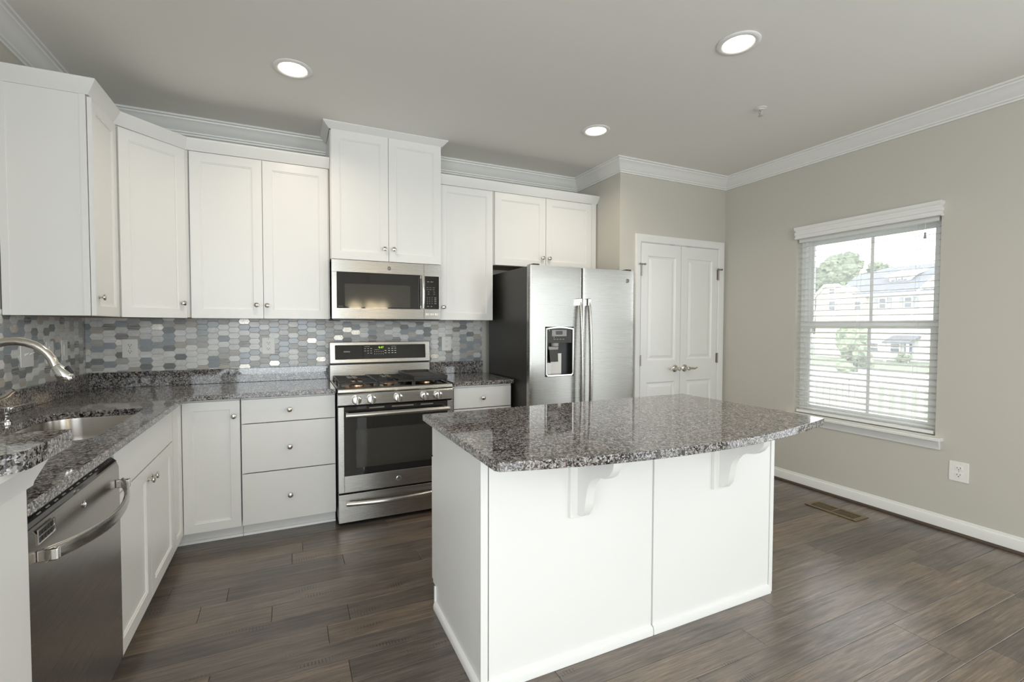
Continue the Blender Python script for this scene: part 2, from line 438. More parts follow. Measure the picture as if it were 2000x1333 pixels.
# ------------------------------------------------------------------ room shell
CEIL, XR, YP, XP, YREAR = 2.743, 5.076, -.647, 3.80, -9.0
def struct(o, label, cat): return tag(o, label, cat, kind='structure')
def build_floor():
    b = B().m('floor_wood')
    lay = b.bm.faces.layers.float.new('plank')
    pitch = .1287; y0 = -1.32; rng = random.Random(3)
    fixed = {0: [.818, 3.1], -1: [1.122, 2.7], 3: [1.21, 3.3], -3: [1.347, 3.02], -10: [2.591, 3.804], -9: [2.998, 4.4], -7: [4.085, 2.4], -2: [1.446, 3.6], -4: [.92, 2.2]}
    kmin = int(math.floor((YREAR - y0) / pitch)); kmax = int(math.ceil((0 - y0) / pitch))
    g = .0006; c = .0012
    for k in range(kmin, kmax):
        ya, yb = max(y0 + k * pitch, YREAR), min(y0 + (k + 1) * pitch, 0)
        # row index counts downward rows as the photo shows them: row k lies between boundaries k and k+1
        key = k + 1 if k + 1 in fixed else None
        cuts = [0.0, XR]
        if key is not None: cuts += fixed[key]
        else:
            x = rng.uniform(.2, 1.2)
            while x < XR - .25: cuts.append(x); x += rng.uniform(.65, 1.5)
        if key is not None and max(fixed[key]) < 3.7: cuts.append(max(fixed[key]) + rng.uniform(.8, 1.1))
        cuts = sorted(cuts)
        for xa, xb in zip(cuts, cuts[1:]):
            pid = rng.random(); n0 = len(b.bm.faces)
            lo = [b.v(p) for p in ((xa + g, ya + g, -c), (xb - g, ya + g, -c), (xb - g, yb - g, -c), (xa + g, yb - g, -c))]
            hi = [b.v(p) for p in ((xa + g + c, ya + g + c, 0), (xb - g - c, ya + g + c, 0), (xb - g - c, yb - g - c, 0), (xa + g + c, yb - g - c, 0))]
            bt = [b.v((v.co.x, v.co.y, -.02)) for v in lo]
            b.f(hi)
            for i in range(4): b.f([lo[i], lo[(i + 1) % 4], hi[(i + 1) % 4], hi[i]]); b.f([bt[i], bt[(i + 1) % 4], lo[(i + 1) % 4], lo[i]])
            b.f(bt[::-1])
            b.bm.faces.ensure_lookup_table()
            for f in b.bm.faces[n0:]: f[lay] = pid
    o = b.go('floor', smooth=0, merge=False)
    B().m('dark_stain').box(-.1, XR + .1, YREAR - .1, .1, -.06, -.019).go('subfloor', o)
    return struct(o, 'dark hand-scraped hardwood plank floor of the kitchen', 'floor')
build_floor()
struct(B().m('ceiling_paint').box(-.14, XR + .16, YREAR - .15, .14, CEIL, CEIL + .12).go('ceiling'), 'flat off-white ceiling with recessed lights', 'ceiling')
struct(B().m('wall_paint').box(-.14, XP + 1.4, 0, .13, -.05, CEIL).go('wall_back'), 'greige back wall behind the range and the wall cabinets', 'wall')
struct(B().m('wall_paint').box(-.14, 0, YREAR, 0, -.05, CEIL).go('wall_left'), 'greige left wall beside the sink run', 'wall')
WY0, WY1, WZ0, WZ1 = -2.290, -1.350, .60, 2.075
b = B().m('wall_paint')
b.box(XR, XR + .17, YREAR, WY0, -.05, CEIL).box(XR, XR + .17, WY1, .13, -.05, CEIL).box(XR, XR + .17, WY0, WY1, -.05, WZ0).box(XR, XR + .17, WY0, WY1, WZ1, CEIL)
struct(b.go('wall_right', smooth=0), 'greige right wall with the blind-covered window', 'wall')
DX0, DX1, DZ = 4.028, 4.985, 2.07
b = B().m('wall_paint')
b.box(XP, DX0, YP, YP + .11, -.05, CEIL).box(DX1, XR, YP, YP + .11, -.05, CEIL).box(DX0, DX1, YP, YP + .11, DZ, CEIL).box(XP, XP + .11, YP + .11, 0, -.05, CEIL)
struct(b.go('wall_pantry', smooth=0), 'greige pantry wall that juts out beside the refrigerator', 'wall')
b = B().m('wall_paint')
b.box(-.14, XR + .17, YREAR - .14, YREAR, -.05, CEIL)
struct(b.go('wall_rear', smooth=0), 'greige rear wall behind the photographer', 'wall')
# half wall at the near end of the sink run
b = B().m('wall_paint').m('cabinet_white').box(0, .655, -2.60, -2.44, 0, 1.028)
struct(b.go('wall_bar', bevel=.002), 'white half wall carrying the raised bar top', 'wall')
b = B().m('trim_white').sweep([(0, -2.44), (.655, -2.44), (.655, -2.60), (0, -2.60)][::-1], [(0, .955), (.008, .955), (.010, .965), (.030, 1.012), (.036, 1.016), (.036, 1.029), (0, 1.029)], XY)
struct(b.go('trim_bar', smooth=25), 'white cove moulding under the raised bar top', 'trim')
# crown moulding
CR = [(0, -.104), (.012, -.104), (.014, -.094), (.024, -.090), (.026, -.082), (.040, -.070), (.056, -.048), (.068, -.032), (.083, -.023), (.086, -.014), (.100, -.012), (.100, -.0005), (0, -.0005)]
b = B().m('trim_white').sweep([(0, YREAR), (0, 0), (XP, 0), (XP, YP), (XR, YP), (XR, YREAR)], CR, lambda u, v, h: (u, v, CEIL + h))
struct(b.go('trim_crown', smooth=25), 'white stepped crown moulding along the top of the walls', 'crown moulding')
# baseboard and stained shoe
BB = [(0, .018), (.014, .018), (.014, .070), (.011, .080), (.006, .084), (.004, .096), (0, .098)]
b = B().m('trim_white').sweep([(DX1 + .088, YP), (XR, YP), (XR, YREAR)], BB, XY)
o = struct(b.go('baseboard_right', smooth=25), 'white baseboard along the right wall', 'baseboard')
B().m('dark_stain').sweep([(DX1 + .088, YP), (XR, YP), (XR, YREAR)], [(0, 0.0005), (.026, .0005), (.026, .006), (.022, .014), (.014, .0185), (0, .0185)], XY).go('shoe_moulding', o)
# door casing
CS = [(0, .0), (0, .006), (.004, .010), (.012, .012), (.030, .014), (.050, .019), (.062, .019), (.066, .014), (.066, 0)]
b = B().m('trim_white').sweep([(DX0, .0), (DX0, DZ), (DX1, DZ), (DX1, 0)], [(-o_, h) for o_, h in CS], lambda u, v, h: (u, YP - .0005 - h, v))
b.box(DX0, DX0 + .004, YP, YP + .11, 0, DZ).box(DX1 - .004, DX1, YP, YP + .11, 0, DZ).box(DX0, DX1, YP, YP + .11, DZ - .004, DZ)
struct(b.go('trim_door', smooth=25), 'white door casing round the pantry double door', 'door casing')
# pantry double door
def pantry_leaf(name, x0, x1, hinge_x, label):
    s = 1 if hinge_x < (x0 + x1) / 2 else -1
    pn = [(x0 + .075, x1 - .060, .19, .822), (x0 + .075, x1 - .060, 1.018, 1.952)] if s == 1 else [(x0 + .080, x1 - .072, .19, .822), (x0 + .080, x1 - .072, 1.018, 1.952)]
    d = B().m('trim_white').panel_slab(x0, x1, .012, DZ - .007, YP - .004, .035, pn, [(.006, .007), (.014, .010), (.022, .010), (.046, .003), (.050, .003)]).go(name, smooth=0)
    struct(d, label, 'door')
    for z in (1.82, 1.022, .22):
        h = B().m('hinge_metal').tube([(hinge_x, YP - .012, z - .048), (hinge_x, YP - .012, z + .048)], .0075, 10)
        h.box(min(hinge_x, hinge_x + s * .014), max(hinge_x, hinge_x + s * .014), YP - .0065, YP - .004, z - .045, z + .045)
        ho = h.go('hinge', d)
        if z > 1.5:
            B().m('hinge_metal').tube([(hinge_x - .030, YP - .028, z + .052), (hinge_x + .030, YP - .028, z + .052)], .005, 8).tube([(hinge_x, YP - .012, z + .052), (hinge_x, YP - .032, z + .052)], .006, 8).lathe([(.009, 0), (.009, .008)], (hinge_x + .026, YP - .026, z + .052), (0, -1, 0), 10).lathe([(.009, 0), (.009, .008)], (hinge_x - .026, YP - .026, z + .052), (0, -1, 0), 10).go('door_stop', ho)
    xk = x1 - .058 if s == 1 else x0 + .055
    k = B().m('nickel').lathe([(.033, 0), (.033, .004), (.028, .009), (.014, .013), (.012, .045), (.017, .048), (.017, .060), (.010, .064)], (xk, YP - .004, .937), (0, -1, 0), 24)
    k.tube([(xk + s * -.004, YP - .058, .937), (xk - s * .03, YP - .060, .938), (xk - s * .07, YP - .060, .934), (xk - s * .10, YP - .056, .940), (xk - s * .112, YP - .050, .944)], [.0095, .009, .0075, .0065, .0055], 10).go('lever_handle', d)
    # ball catch strike at the head
    B().m('hinge_metal').box((x1 - .13 if s == 1 else x0 + .07), (x1 - .08 if s == 1 else x0 + .12), YP - .006, YP + .02, DZ - .0068, DZ - .0045).go('ball_catch', d)
    return d
pantry_leaf('door_1', DX0 + .007, 4.503, DX0 + .004, 'white two-panel pantry door leaf, hinged on its left')
pantry_leaf('door_2', 4.508, DX1 - .007, DX1 - .004, 'white two-panel pantry door leaf, hinged on its right')
# window
win = thing('window_1', 'double-hung white window with a vertical muntin in the right wall', 'window', (XR, 0, 0), 0, kind='structure')
def frame4(b, x0, x1, y0, y1, z0, z1, w, wb=None, wt=None):
    wb = wb or w; wt = wt or w
    return b.box(x0, x1, y0, y0 + w, z0, z1).box(x0, x1, y1 - w, y1, z0, z1).box(x0, x1, y0 + w, y1 - w, z0, z0 + wb).box(x0, x1, y0 + w, y1 - w, z1 - wt, z1)
frame4(B().m('vinyl_white'), .07, .15, WY0, WY1, WZ0, WZ1, .030).go('frame', win, bevel=.002)
def sash(x, z0, z1, mu):
    s_ = frame4(B().m('vinyl_white'), x, x + .028, WY0 + .031, WY1 - .031, z0, z1, .042, .046, .046).go('sash', win, bevel=.002)
    B().m('window_glass').box(x + .012, x + .016, WY0 + .07, WY1 - .07, z0 + .04, z1 - .04).go('pane', s_)
    B().m('vinyl_white').box(x + .0085, x + .0115, mu - .011, mu + .011, z0 + .045, z1 - .045).go('muntin', s_)
sash(.112, 1.322, WZ1 - .031, -1.842)
sash(.080, WZ0 + .031, 1.358, -1.850)
B().m('trim_white').sweep([(WY1 + .055, 0), (WY0 - .044, 0)], [(-.055, WZ0 - .020), (-.055, WZ0 - .004), (-.050, WZ0 + .0005), (0, WZ0 + .0005), (0, WZ0 - .020)], lambda u, v, h: (v, u, h)).box(0, .07, WY0, WY1, WZ0, WZ0 + .004).go('sill', win, bevel=.002)
AP = [(0, WZ0 - .078), (-.012, WZ0 - .078), (-.014, WZ0 - .060), (-.022, WZ0 - .045), (-.030, WZ0 - .021), (0, WZ0 - .021)]
B().m('trim_white').sweep([(WY1 + .040, 0), (WY0 - .028, 0)], AP, lambda u, v, h: (v, u, h)).go('apron', win, smooth=25)

# ------------------------------------------------------------------ tile backsplash
def tiles(b, u0, u1, v0, v1, fn, seed):
    rng = random.Random(seed)
    p, a, H, t = .0652, .0135, .0415, .0045
    names = ['tile_pale'] * 21 + ['tile_light'] * 20 + ['tile_blue'] * 17 + ['tile_grey'] * 17 + ['tile_slate'] * 9 + ['tile_striped'] * 6 + ['tile_taupe'] * 8 + ['tile_pearl'] * 4
    g = .0011
    c0 = int(u0 / p) - 2
    for c in range(c0, int((u1 - c0 * 0) / p) + 3):
        for r in range(-2, int((v1 - v0) / H) + 3):
            cx = c * p; cz = v0 + r * H + (H / 2 if c % 2 else 0)
            L = p + a
            hx = [(-L / 2 + g * 1.3, 0), (-L / 2 + a, -H / 2 + g), (L / 2 - a, -H / 2 + g), (L / 2 - g * 1.3, 0), (L / 2 - a, H / 2 - g), (-L / 2 + a, H / 2 - g)]
            q = [(min(max(cx + x, u0), u1), min(max(cz + z, v0), v1)) for x, z in hx]
            nm = rng.choice(names)
            ar = abs(sum(q[i][0] * q[(i + 1) % 6][1] - q[(i + 1) % 6][0] * q[i][1] for i in range(6))) / 2
            if ar < 6e-5: continue
            qq = []
            for k in q:
                if not qq or (abs(k[0] - qq[-1][0]) + abs(k[1] - qq[-1][1])) > 1e-5: qq.append(k)
            if (abs(qq[0][0] - qq[-1][0]) + abs(qq[0][1] - qq[-1][1])) < 1e-5: qq.pop()
            if len(qq) < 3: continue
            b.m(nm); mx = sum(k[0] for k in qq) / len(qq); mz = sum(k[1] for k in qq) / len(qq)
            lo = [b.v(fn(k[0], k[1], .001)) for k in qq]; mi = [b.v(fn(k[0], k[1], t - .0008)) for k in qq]
            hi = [b.v(fn(k[0] + (mx - k[0]) * .03, k[1] + (mz - k[1]) * .06, t)) for k in qq]
            n = len(qq); b.f(hi)
            for i in range(n): b.f([mi[i], mi[(i + 1) % n], hi[(i + 1) % n], hi[i]]); b.f([lo[i], lo[(i + 1) % n], mi[(i + 1) % n], mi[i]])
    return b
b = B().m('grout').box(.0055, 2.785, -.0030, -.0002, .90, 1.40)
tag(tiles(b, .0055, 2.785, .90, 1.40, lambda u, v, d: (u, -d, v), 11).go('tile_backsplash', smooth=0, merge=False), 'picket tile backsplash in greys on the back wall behind the range', 'backsplash')
b = B().m('grout').box(.0002, .0030, -2.43, -.0058, 1.0, 1.40)
tag(tiles(b, -2.43, -.0058, 1.0, 1.40, lambda u, v, d: (d, u, v), 23).go('tile_backsplash', smooth=0, merge=False), 'picket tile backsplash in greys on the left wall behind the faucet', 'backsplash')

# ------------------------------------------------------------------ base cabinets
TK, CT = .10, .8815
def carcass(root, x0, x1, depth=.609, z0=TK, z1=CT, toe=True):
    b = B().m('cabinet_white')
    b.box(x0, x0 + .018, -depth, -.007, z0, z1).box(x1 - .018, x1, -depth, -.007, z0, z1).box(x0 + .018, x1 - .018, -.03, -.007, z0, z1).box(x0 + .018, x1 - .018, -depth + .02, -.03, z0, z0 + .018)
    b.box(x0 + .018, x1 - .018, -depth, -depth + .019, z1 - .03, z1).box(x0 + .018, x1 - .018, -depth, -depth + .019, z0, z0 + .02)
    b.go('carcass', root, bevel=.001)
    if toe:
        t = B().m('cabinet_white').box(x0, x1, -.553, -.535, .001, TK).m('trim_white').prism([(-.553, .001), (-.566, .001), (-.566, .006), (-.561, .015), (-.553, .018)], x0, x1, YZ).go('toe_kick', root)
FY = -.630
c = thing('drawer_cabinet', 'white three-drawer base cabinet just left of the range', 'cabinet', (.934, 0, 0), group='white base cabinets')
carcass(c, 0, .549)
for z0, z1, kz in ((.722, .870, .795), (.414, .717, .558), (.090, .408, .248)):
    d = front(c, .003, .546, z0, z1, FY); knob(d, .272, FY, kz)
c = thing('corner_cabinet', 'white corner base cabinet with an inward-folding door, between sink and drawers', 'cabinet', (0, 0, 0), group='white base cabinets')
b = B().m('cabinet_white')
b.box(.004, .930, -.026, -.008, TK, CT).box(.004, .022, -.856, -.026, TK, CT).box(.912, .930, -.606, -.026, TK, CT).box(.022, .609, -.856, -.838, TK, CT).box(.022, .585, -.838, -.04, TK, TK + .018).box(.585, .912, -.585, -.04, TK, TK + .018)
b.box(.640, .912, -.609, -.59, CT - .03, CT).box(.590, .609, -.838, -.640, CT - .03, CT).go('carcass', c)
b = B().m('cabinet_white').box(.553, .932, -.553, -.535, .001, TK).box(.535, .553, -.857, -.553, .001, TK).m('trim_white')
b.sweep([(.932, -.553), (.553, -.553), (.553, -.857)][::-1], [(0, .001), (.013, .001), (.013, .006), (.008, .015), (0, .018)], XY).go('toe_kick', c)
d = shaker(c, .6325, .929, .090, .870, FY, .052); knob(d, .897, FY, .776)
MX = Matrix.Rotation(R(90), 4, 'Z')
shaker(c, -.852, -.6325, .090, .870, FY, .045, M=MX)
c = thing('sink_cabinet', 'white sink base cabinet with two doors under a blank panel', 'cabinet', (0, -1.772, 0), R(90), group='white base cabinets')
carcass(c, 0, .913)
front(c, .003, .910, .706, .870, FY, 'blank_panel')
d = shaker(c, .003, .4535, .090, .700, FY); knob(d, .423, FY, .640)
d = shaker(c, .4585, .910, .090, .700, FY); knob(d, .489, FY, .640)
c = thing('drawer_cabinet', 'white narrow base cabinet between the range and the refrigerator', 'cabinet', (2.296, 0, 0), group='white base cabinets')
carcass(c, 0, .486)
d = front(c, .010, .477, .712, .866, FY); knob(d, .238, FY, .785)
d = shaker(c, .010, .477, .090, .706, FY); knob(d, .045, FY, .64)

# ------------------------------------------------------------------ countertops
GT, GB = .914, .8835
ct = thing('countertop', 'speckled grey granite L-shaped worktop with the undermount sink', 'countertop', (0, 0, 0), group='granite worktops')
hole = rrect(.175, .552, -1.715, -1.015, [.05, .12, .12, .05])
b = B().m('granite').fill([(.006, -.006), (.006, -2.438), (.657, -2.438), (.657, -.654), (1.484, -.654), (1.484, -.006)], [hole], GB, GT)
b.go('slab', ct, bevel=.003)
B().m('granite').box(.0275, 1.484, -.027, -.0065, GT + .0003, 1.0165).box(.0065, .0270, -2.438, -.0065, GT + .0003, 1.0165).go('upstand', ct, bevel=.002)
ct = thing('countertop', 'short granite worktop between the range and the refrigerator', 'countertop', (0, 0, 0), group='granite worktops')
B().m('granite').box(2.294, 2.785, -.654, -.006, GB, GT).go('slab', ct, bevel=.003)
B().m('granite').box(2.294, 2.785, -.027, -.0065, GT + .0003, 1.0165).go('upstand', ct, bevel=.002)
bt = thing('bar_top', 'raised granite bar top on the white half wall, cut by the left edge', 'countertop', (0, 0, 0), group='granite worktops')
B().m('granite').fill(rrect(-.30 + .31, .716, -2.625, -2.372, [.004, .004, .004, .05]), [], 1.0295, 1.070).go('slab', bt, bevel=.004)

# ------------------------------------------------------------------ sink, faucet, dispenser
sk = thing('sink', 'stainless undermount sink bowl set in the granite worktop', 'sink', (.3635, -1.365, .70))
def sl(grow, z): return [(x - .3635, y + 1.365, z) for x, y in rrect(.175 - grow, .552 + grow, -1.715 - grow, -1.015 + grow, [.06, .13, .13, .06])]
B().m('sink_steel').loft([sl(.018, .183), sl(.004, .183), sl(.003, .175), sl(-.002, .10), sl(-.010, .02), sl(-.03, .004), sl(-.06, .0)], cap=False).m('sink_steel').prism([(p[0], p[1]) for p in sl(-.06, 0)], -.002, .0, XY).go('bowl', sk, smooth=50)
B().m('chrome').lathe([(.045, .0005), (.045, .004), (.036, .003), (.030, .0015), (.001, .001)], (0, .02, 0), (0, 0, 1), 24).go('drain', sk)
fc = thing('faucet', 'brushed nickel gooseneck faucet arching over the sink', 'faucet', (.078, -1.36, GT + .0005))
B().m('nickel').lathe([(.030, 0), (.030, .006), (.024, .012), (.021, .04), (.019, .06)], (0, 0, 0)).go('base', fc)
pts = [(0, 0, .055), (0, 0, .12), (0, 0, .18)]
for k in range(1, 15): 
    a = R(180 - k * 12); pts.append((.127 + .127 * math.cos(a), 0, .221 + .127 * math.sin(a)))
B().m('nickel').tube(pts, .0165, 18, up=(0, 1, 0)).go('gooseneck', fc)
e = Vector(pts[-1]); dr = (Vector(pts[-1]) - Vector(pts[-2])).normalized(); dr = (dr + Vector((.35, 0, 0))).normalized()
h = B().m('chrome').lathe([(.0185, 0), (.0185, .004), (.017, .006), (.021, .020), (.0255, .045), (.0265, .058), (.024, .072), (.020, .080), (.016, .081)], e, dr, 24).go('spray_head', fc)
B().m('black_plastic').box(-.006, .006, -.008, .008, -.018, .018).go('spray_button', h, bevel=.003).matrix_local = Matrix.Translation(e + dr * .040 + Vector((.024, 0, .012))) @ Matrix.Rotation(R(-28), 4, 'Y')
B().m('nickel').lathe([(.026, 0), (.026, .005), (.020, .012), (.018, .045), (.021, .055), (.019, .070), (.008, .078)], (.0, -.10, 0)).tube([(0, -.10, .07), (.03, -.10, .088), (.07, -.10, .108), (.11, -.10, .124), (.145, -.10, .142), (.165, -.10, .163)], [.010, .0095, .009, .0085, .010, .0085], 12).go('handle', fc)
sd = thing('soap_dispenser', 'small chrome soap dispenser pump with a thin spout by the sink', 'soap dispenser', (.122, -1.225, GT + .0005))
B().m('chrome').lathe([(.022, 0), (.022, .005), (.015, .010), (.013, .025), (.015, .030)], (0, 0, 0)).go('base', sd)
B().m('chrome').lathe([(.010, .028), (.010, .040), (.015, .046), (.015, .064), (.012, .068)], (0, 0, 0)).tube([(0, 0, .058), (.04, .0, .068), (.098, .0, .082)], [.005, .0042, .0035], 10).go('pump_head', sd)

# ------------------------------------------------------------------ dishwasher
dw = thing('dishwasher', 'stainless dishwasher with a bowed handle at the near end of the sink run', 'dishwasher', (0, -2.437, 0), R(90))
W = .659
B().m('charcoal_side').box(.006, W - .006, -.590, -.05, .10, .872).box(.006, W - .006, -.56, -.54, .004, .10).go('body', dw)
d = B().m('stainless_dark').prism([(-.594, .115), (-.642, .115), (-.646, .125), (-.647, .700), (-.646, .820), (-.640, .838), (-.594, .838)], .003, W - .003, YZ).go('door', dw, bevel=.0015)
B().m('black_glass').prism([(-.594, .8385), (-.6395, .8385), (-.6395, .842), (-.606, .8725), (-.594, .8725)], .003, W - .003, YZ).go('control_strip', d)
b = B().m('lettering_grey')
nrm = Vector((0, -.667, .745)).normalized()
for k in range(9):
    x = .12 + k * .048
    for q, w in ((.35, .022), (.60, .015)):
        c_ = Vector((x, -.6395 + .0335 * q, .842 + .0305 * q)) + nrm * .0006
        t_ = Vector((0, .74, .673)) * .0016
        b.f([b.v(c_ + Vector((-w / 2, 0, 0)) - t_), b.v(c_ + Vector((w / 2, 0, 0)) - t_), b.v(c_ + Vector((w / 2, 0, 0)) + t_), b.v(c_ + Vector((-w / 2, 0, 0)) + t_)])
b.go('button_lettering', d, smooth=0)
b = frame4(B(Matrix.Rotation(R(-90), 4, 'Z')).m('chrome'), .6465, .6490, .060, .150, .793, .830, .003)
vt = b.go('vent_grille', d)
bb = B().m('black_plastic')
for i in range(5):
    for j in range(2): bb.box(.0660 + i * .0160, .0780 + i * .0160, -.6485, -.6466, .797 + j * .0155, .8085 + j * .0155)
bb.m('chrome').box(.062, .148, -.6475, -.6466, .795, .828)
bb.go('vent_slots', vt)
hp = [(.055 + (W - .09) * k / 14, -.665 - .062 * math.sin(math.pi * k / 14) ** .8, .768 - .018 * math.sin(math.pi * k / 14)) for k in range(15)]
hd = B().m('stainless').tube(hp, .019, 14, flat=.42, up=(0, 0, 1)).go('handle', d)
for x in (.052, W - .046): B().m('chrome').box(x, x + .016, -.688, -.6465, .752, .782).go('handle_post', hd, bevel=.004)
emblem(d, .34, -.6468, .795, .010)

# ------------------------------------------------------------------ range
RX, RY, RW = 1.489, -.700, .786
rg = thing('gas_range', 'stainless gas range with black grates and a griddle, between the base cabinets', 'range', (RX, RY, 0))
B().m('charcoal_side').box(.003, RW - .003, .048, .668, .040, .896).m('black_plastic').box(.02, RW - .02, .06, .64, .004, .040).go('body', rg)
b = B().m('stainless')
b.prism([(.0, .884), (-.004, .890), (-.002, .908), (.004, .912), (.055, .912), (.055, .884)], .002, RW - .002, YZ)
b.box(.002, .016, .055, .60, .884, .912).box(RW - .016, RW - .002, .055, .60, .884, .912).go('cooktop_rim', rg, bevel=.003)
B().m('black_enamel').box(.016, RW - .016, .055, .60, .886, .903).go('cooktop', rg)
# burners
bu = [(.145, .19), (.145, .46), (.393, .33), (.64, .19), (.64, .46)]
for i, (x, y) in enumerate(bu):
    r_ = .052 if i in (0, 4) else .044
    p = B().m('copper_reflect').lathe([(r_ * 1.9, .9034), (r_ * 1.85, .906), (r_ * 1.2, .907), (r_, .908), (r_ * .98, .918), (r_ * .9, .920)], (x, y, 0), seg=28).go('burner', rg)
    B().m('cast_iron').lathe([(r_ * .86, .9202), (r_ * .90, .926), (r_ * .8, .930), (.001, .931)], (x, y, 0), seg=28).go('burner_cap', p)
def grate(x0, x1):
    b = B().m('cast_iron'); z0, z1 = .934, .945; w = .009
    y0, y1 = .062, .594
    b.box(x0, x1, y0, y0 + w, z0, z1).box(x0, x1, y1 - w, y1, z0, z1).box(x0, x0 + w, y0 + w, y1 - w, z0, z1).box(x1 - w, x1, y0 + w, y1 - w, z0, z1)
    xm = (x0 + x1) / 2; ym = (y0 + y1) / 2
    b.box(x0 + w, x1 - w, ym - w / 2, ym + w / 2, z0, z1)
    for k in range(1, 6):
        y = y0 + (y1 - y0) * k / 6
        if k == 3: continue
        b.box(x0 + w, xm - .034, y - .0035, y + .0035, z0 + .002, z1); b.box(xm + .034, x1 - w, y - .0035, y + .0035, z0 + .002, z1)
    b.box(xm - .0035, xm + .0035, y0 + w, y0 + .10, z0 + .002, z1).box(xm - .0035, xm + .0035, y1 - .10, y1 - w, z0 + .002, z1).box(xm - .0035, xm + .0035, ym - .09, ym + .09, z0 + .002, z1)
    for fx in (x0, x1 - .011):
        for fy in (y0, ym - .006, y1 - .012): b.box(fx, fx + .011, fy, fy + .012, .9032, z0)
    return b.go('grate', rg, bevel=.0012)
grate(.022, .268); grate(.271, .515); grate(.518, .764)
gd = B().m('cast_iron').box(.522, .770, .075, .585, .9448, .952)
gd.sweep([(.522, .075), (.770, .075), (.770, .585), (.522, .585)], [(0, .952), (0, .966), (-.010, .968), (-.014, .962), (-.018, .952)], XY, closed=True).go('griddle', rg)
# control panel
cp = B().m('stainless').prism([(.046, .800), (.006, .800), (-.002, .806), (-.006, .872), (.0, .881), (.046, .881)], .001, RW - .001, YZ).go('control_panel', rg, bevel=.0015)
for x in (.120, .215, .393, .576, .673):
    k = B().m('white_plastic').m('chrome').lathe([(.031, 0), (.031, .003), (.028, .006), (.0275, .022), (.026, .026), (.022, .0275)], (x, -.004, .838), (0, -1, 0), 28).go('knob', cp)
    B().m('stainless').box(x - .006, x + .006, -.0400, -.0312, .812, .864).m('slot_dark').box(x - .0012, x + .0012, -.0404, -.0398, .842, .862).go('grip', k, bevel=.002)
b = B().m('lettering_grey')
for x in (.085, .180, .43, .54, .71):
    for z in (.866, .812): b.box(x - .010, x + .010, -.0062, -.0045, z - .0012, z + .0012)
b.go('control_lettering', cp, smooth=0)
# oven door
dr_ = B().m('stainless')
frame4(B(), 0, 1, 0, 1, 0, 1, .1)
dr_.box(.003, .040, .0, .046, .228, .7935).box(RW - .040, RW - .003, .0, .046, .228, .7935).box(.040, RW - .040, .0, .046, .228, .337)
od = dr_.go('oven_door', rg, bevel=.002)
B().m('oven_glass').box(.040, RW - .040, .002, .044, .3372, .7935).go('window', od)
B().m('inner_glass').box(.115, RW - .12, .0012, .0022, .385, .64).go('viewing_pane', od)
b = B().m('chrome')
for x0_, x1_ in ((.20, .30), (.35, .50), (.55, .64)): b.box(x0_, x1_, .0005, .0018, .776, .7835)
b.go('vent_slots', od)
hb = B().m('stainless').tube([(.046, -.058, .748), (.2, -.064, .748), (.393, -.066, .748), (.586, -.064, .748), (.740, -.058, .748)], .0165, 16, up=(0, 0, 1)).go('handle', od)
for x in (.050, .718): B().m('stainless').box(x, x + .018, -.056, .001, .738, .758).go('handle_post', hb, bevel=.003)
emblem(od, .395, -.0002, .281, .0165)
# storage drawer
dw2 = B().m('stainless').box(.003, RW - .003, .0, .046, .030, .216).go('storage_drawer', rg, bevel=.002)
hb = B().m('stainless').tube([(.050 + .686 * k / 12, -.022 - .030 * math.sin(math.pi * k / 12), .160 - .003 * math.sin(math.pi * k / 12)) for k in range(13)], .016, 14, flat=.75).go('handle', dw2)
for x in (.050, .716): B().m('stainless').box(x, x + .022, -.024, .001, .148, .172).go('handle_post', hb, bevel=.003)
# backguard
bgd = B().m('stainless').box(.0, RW - .004, .585, .675, .904, 1.026).m('black_plastic').box(.004, RW - .008, .600, .670, 1.0262, 1.038).go('backguard', rg, bevel=.003)
T = Matrix.Translation((0, .578, 1.037)) @ Matrix.Rotation(R(-6), 4, 'X')
cn = B(T).m('stainless').box(.0, RW - .002, .0, .075, .0, .163).go('console', bgd, bevel=.004)
dp = B(T).m('black_glass').prism(rrect(.038, RW - .040, .028, .140, .006), -.0012, .004, XZ).go('display', cn)
def T3(x, z): return T @ Vector((x, -.0018, z))
text('lettering', 'PROFILE', .013, T3(.125, .088), dp, 'lettering_white', (R(84), 0, 0))
text('clock_digits', '4:47', .024, T3(.385, .118), dp, 'clock_green', (R(84), 0, 0))
b = B(T).m('lettering_white')
rng = random.Random(5)
for i, x in enumerate((.262, .285, .308)):
    for j, z in enumerate((.110, .092, .074)):
        if (i, j) != (0, 2): b.box(x - .006, x + .006, -.0016, -.0011, z - .0018, z + .0018)
for i in range(5):
    for z in (.086, .068): b.box(.334 + i * .0165, .337 + i * .0165, -.0016, -.0011, z - .0035, z + .0035)
for i, x in enumerate((.420, .448, .474, .498)):
    for j, z in enumerate((.110, .092, .074)):
        if not (i == 0 and j == 0): b.box(x - .007, x + .007, -.0016, -.0011, z - .0022, z + .0022)
for x in (.278, .352, .486): b.box(x - .020, x + .020, -.0016, -.0011, (.100 if x == .352 else .126), (.1015 if x == .352 else .1275))
b.go('button_lettering', dp, smooth=0)

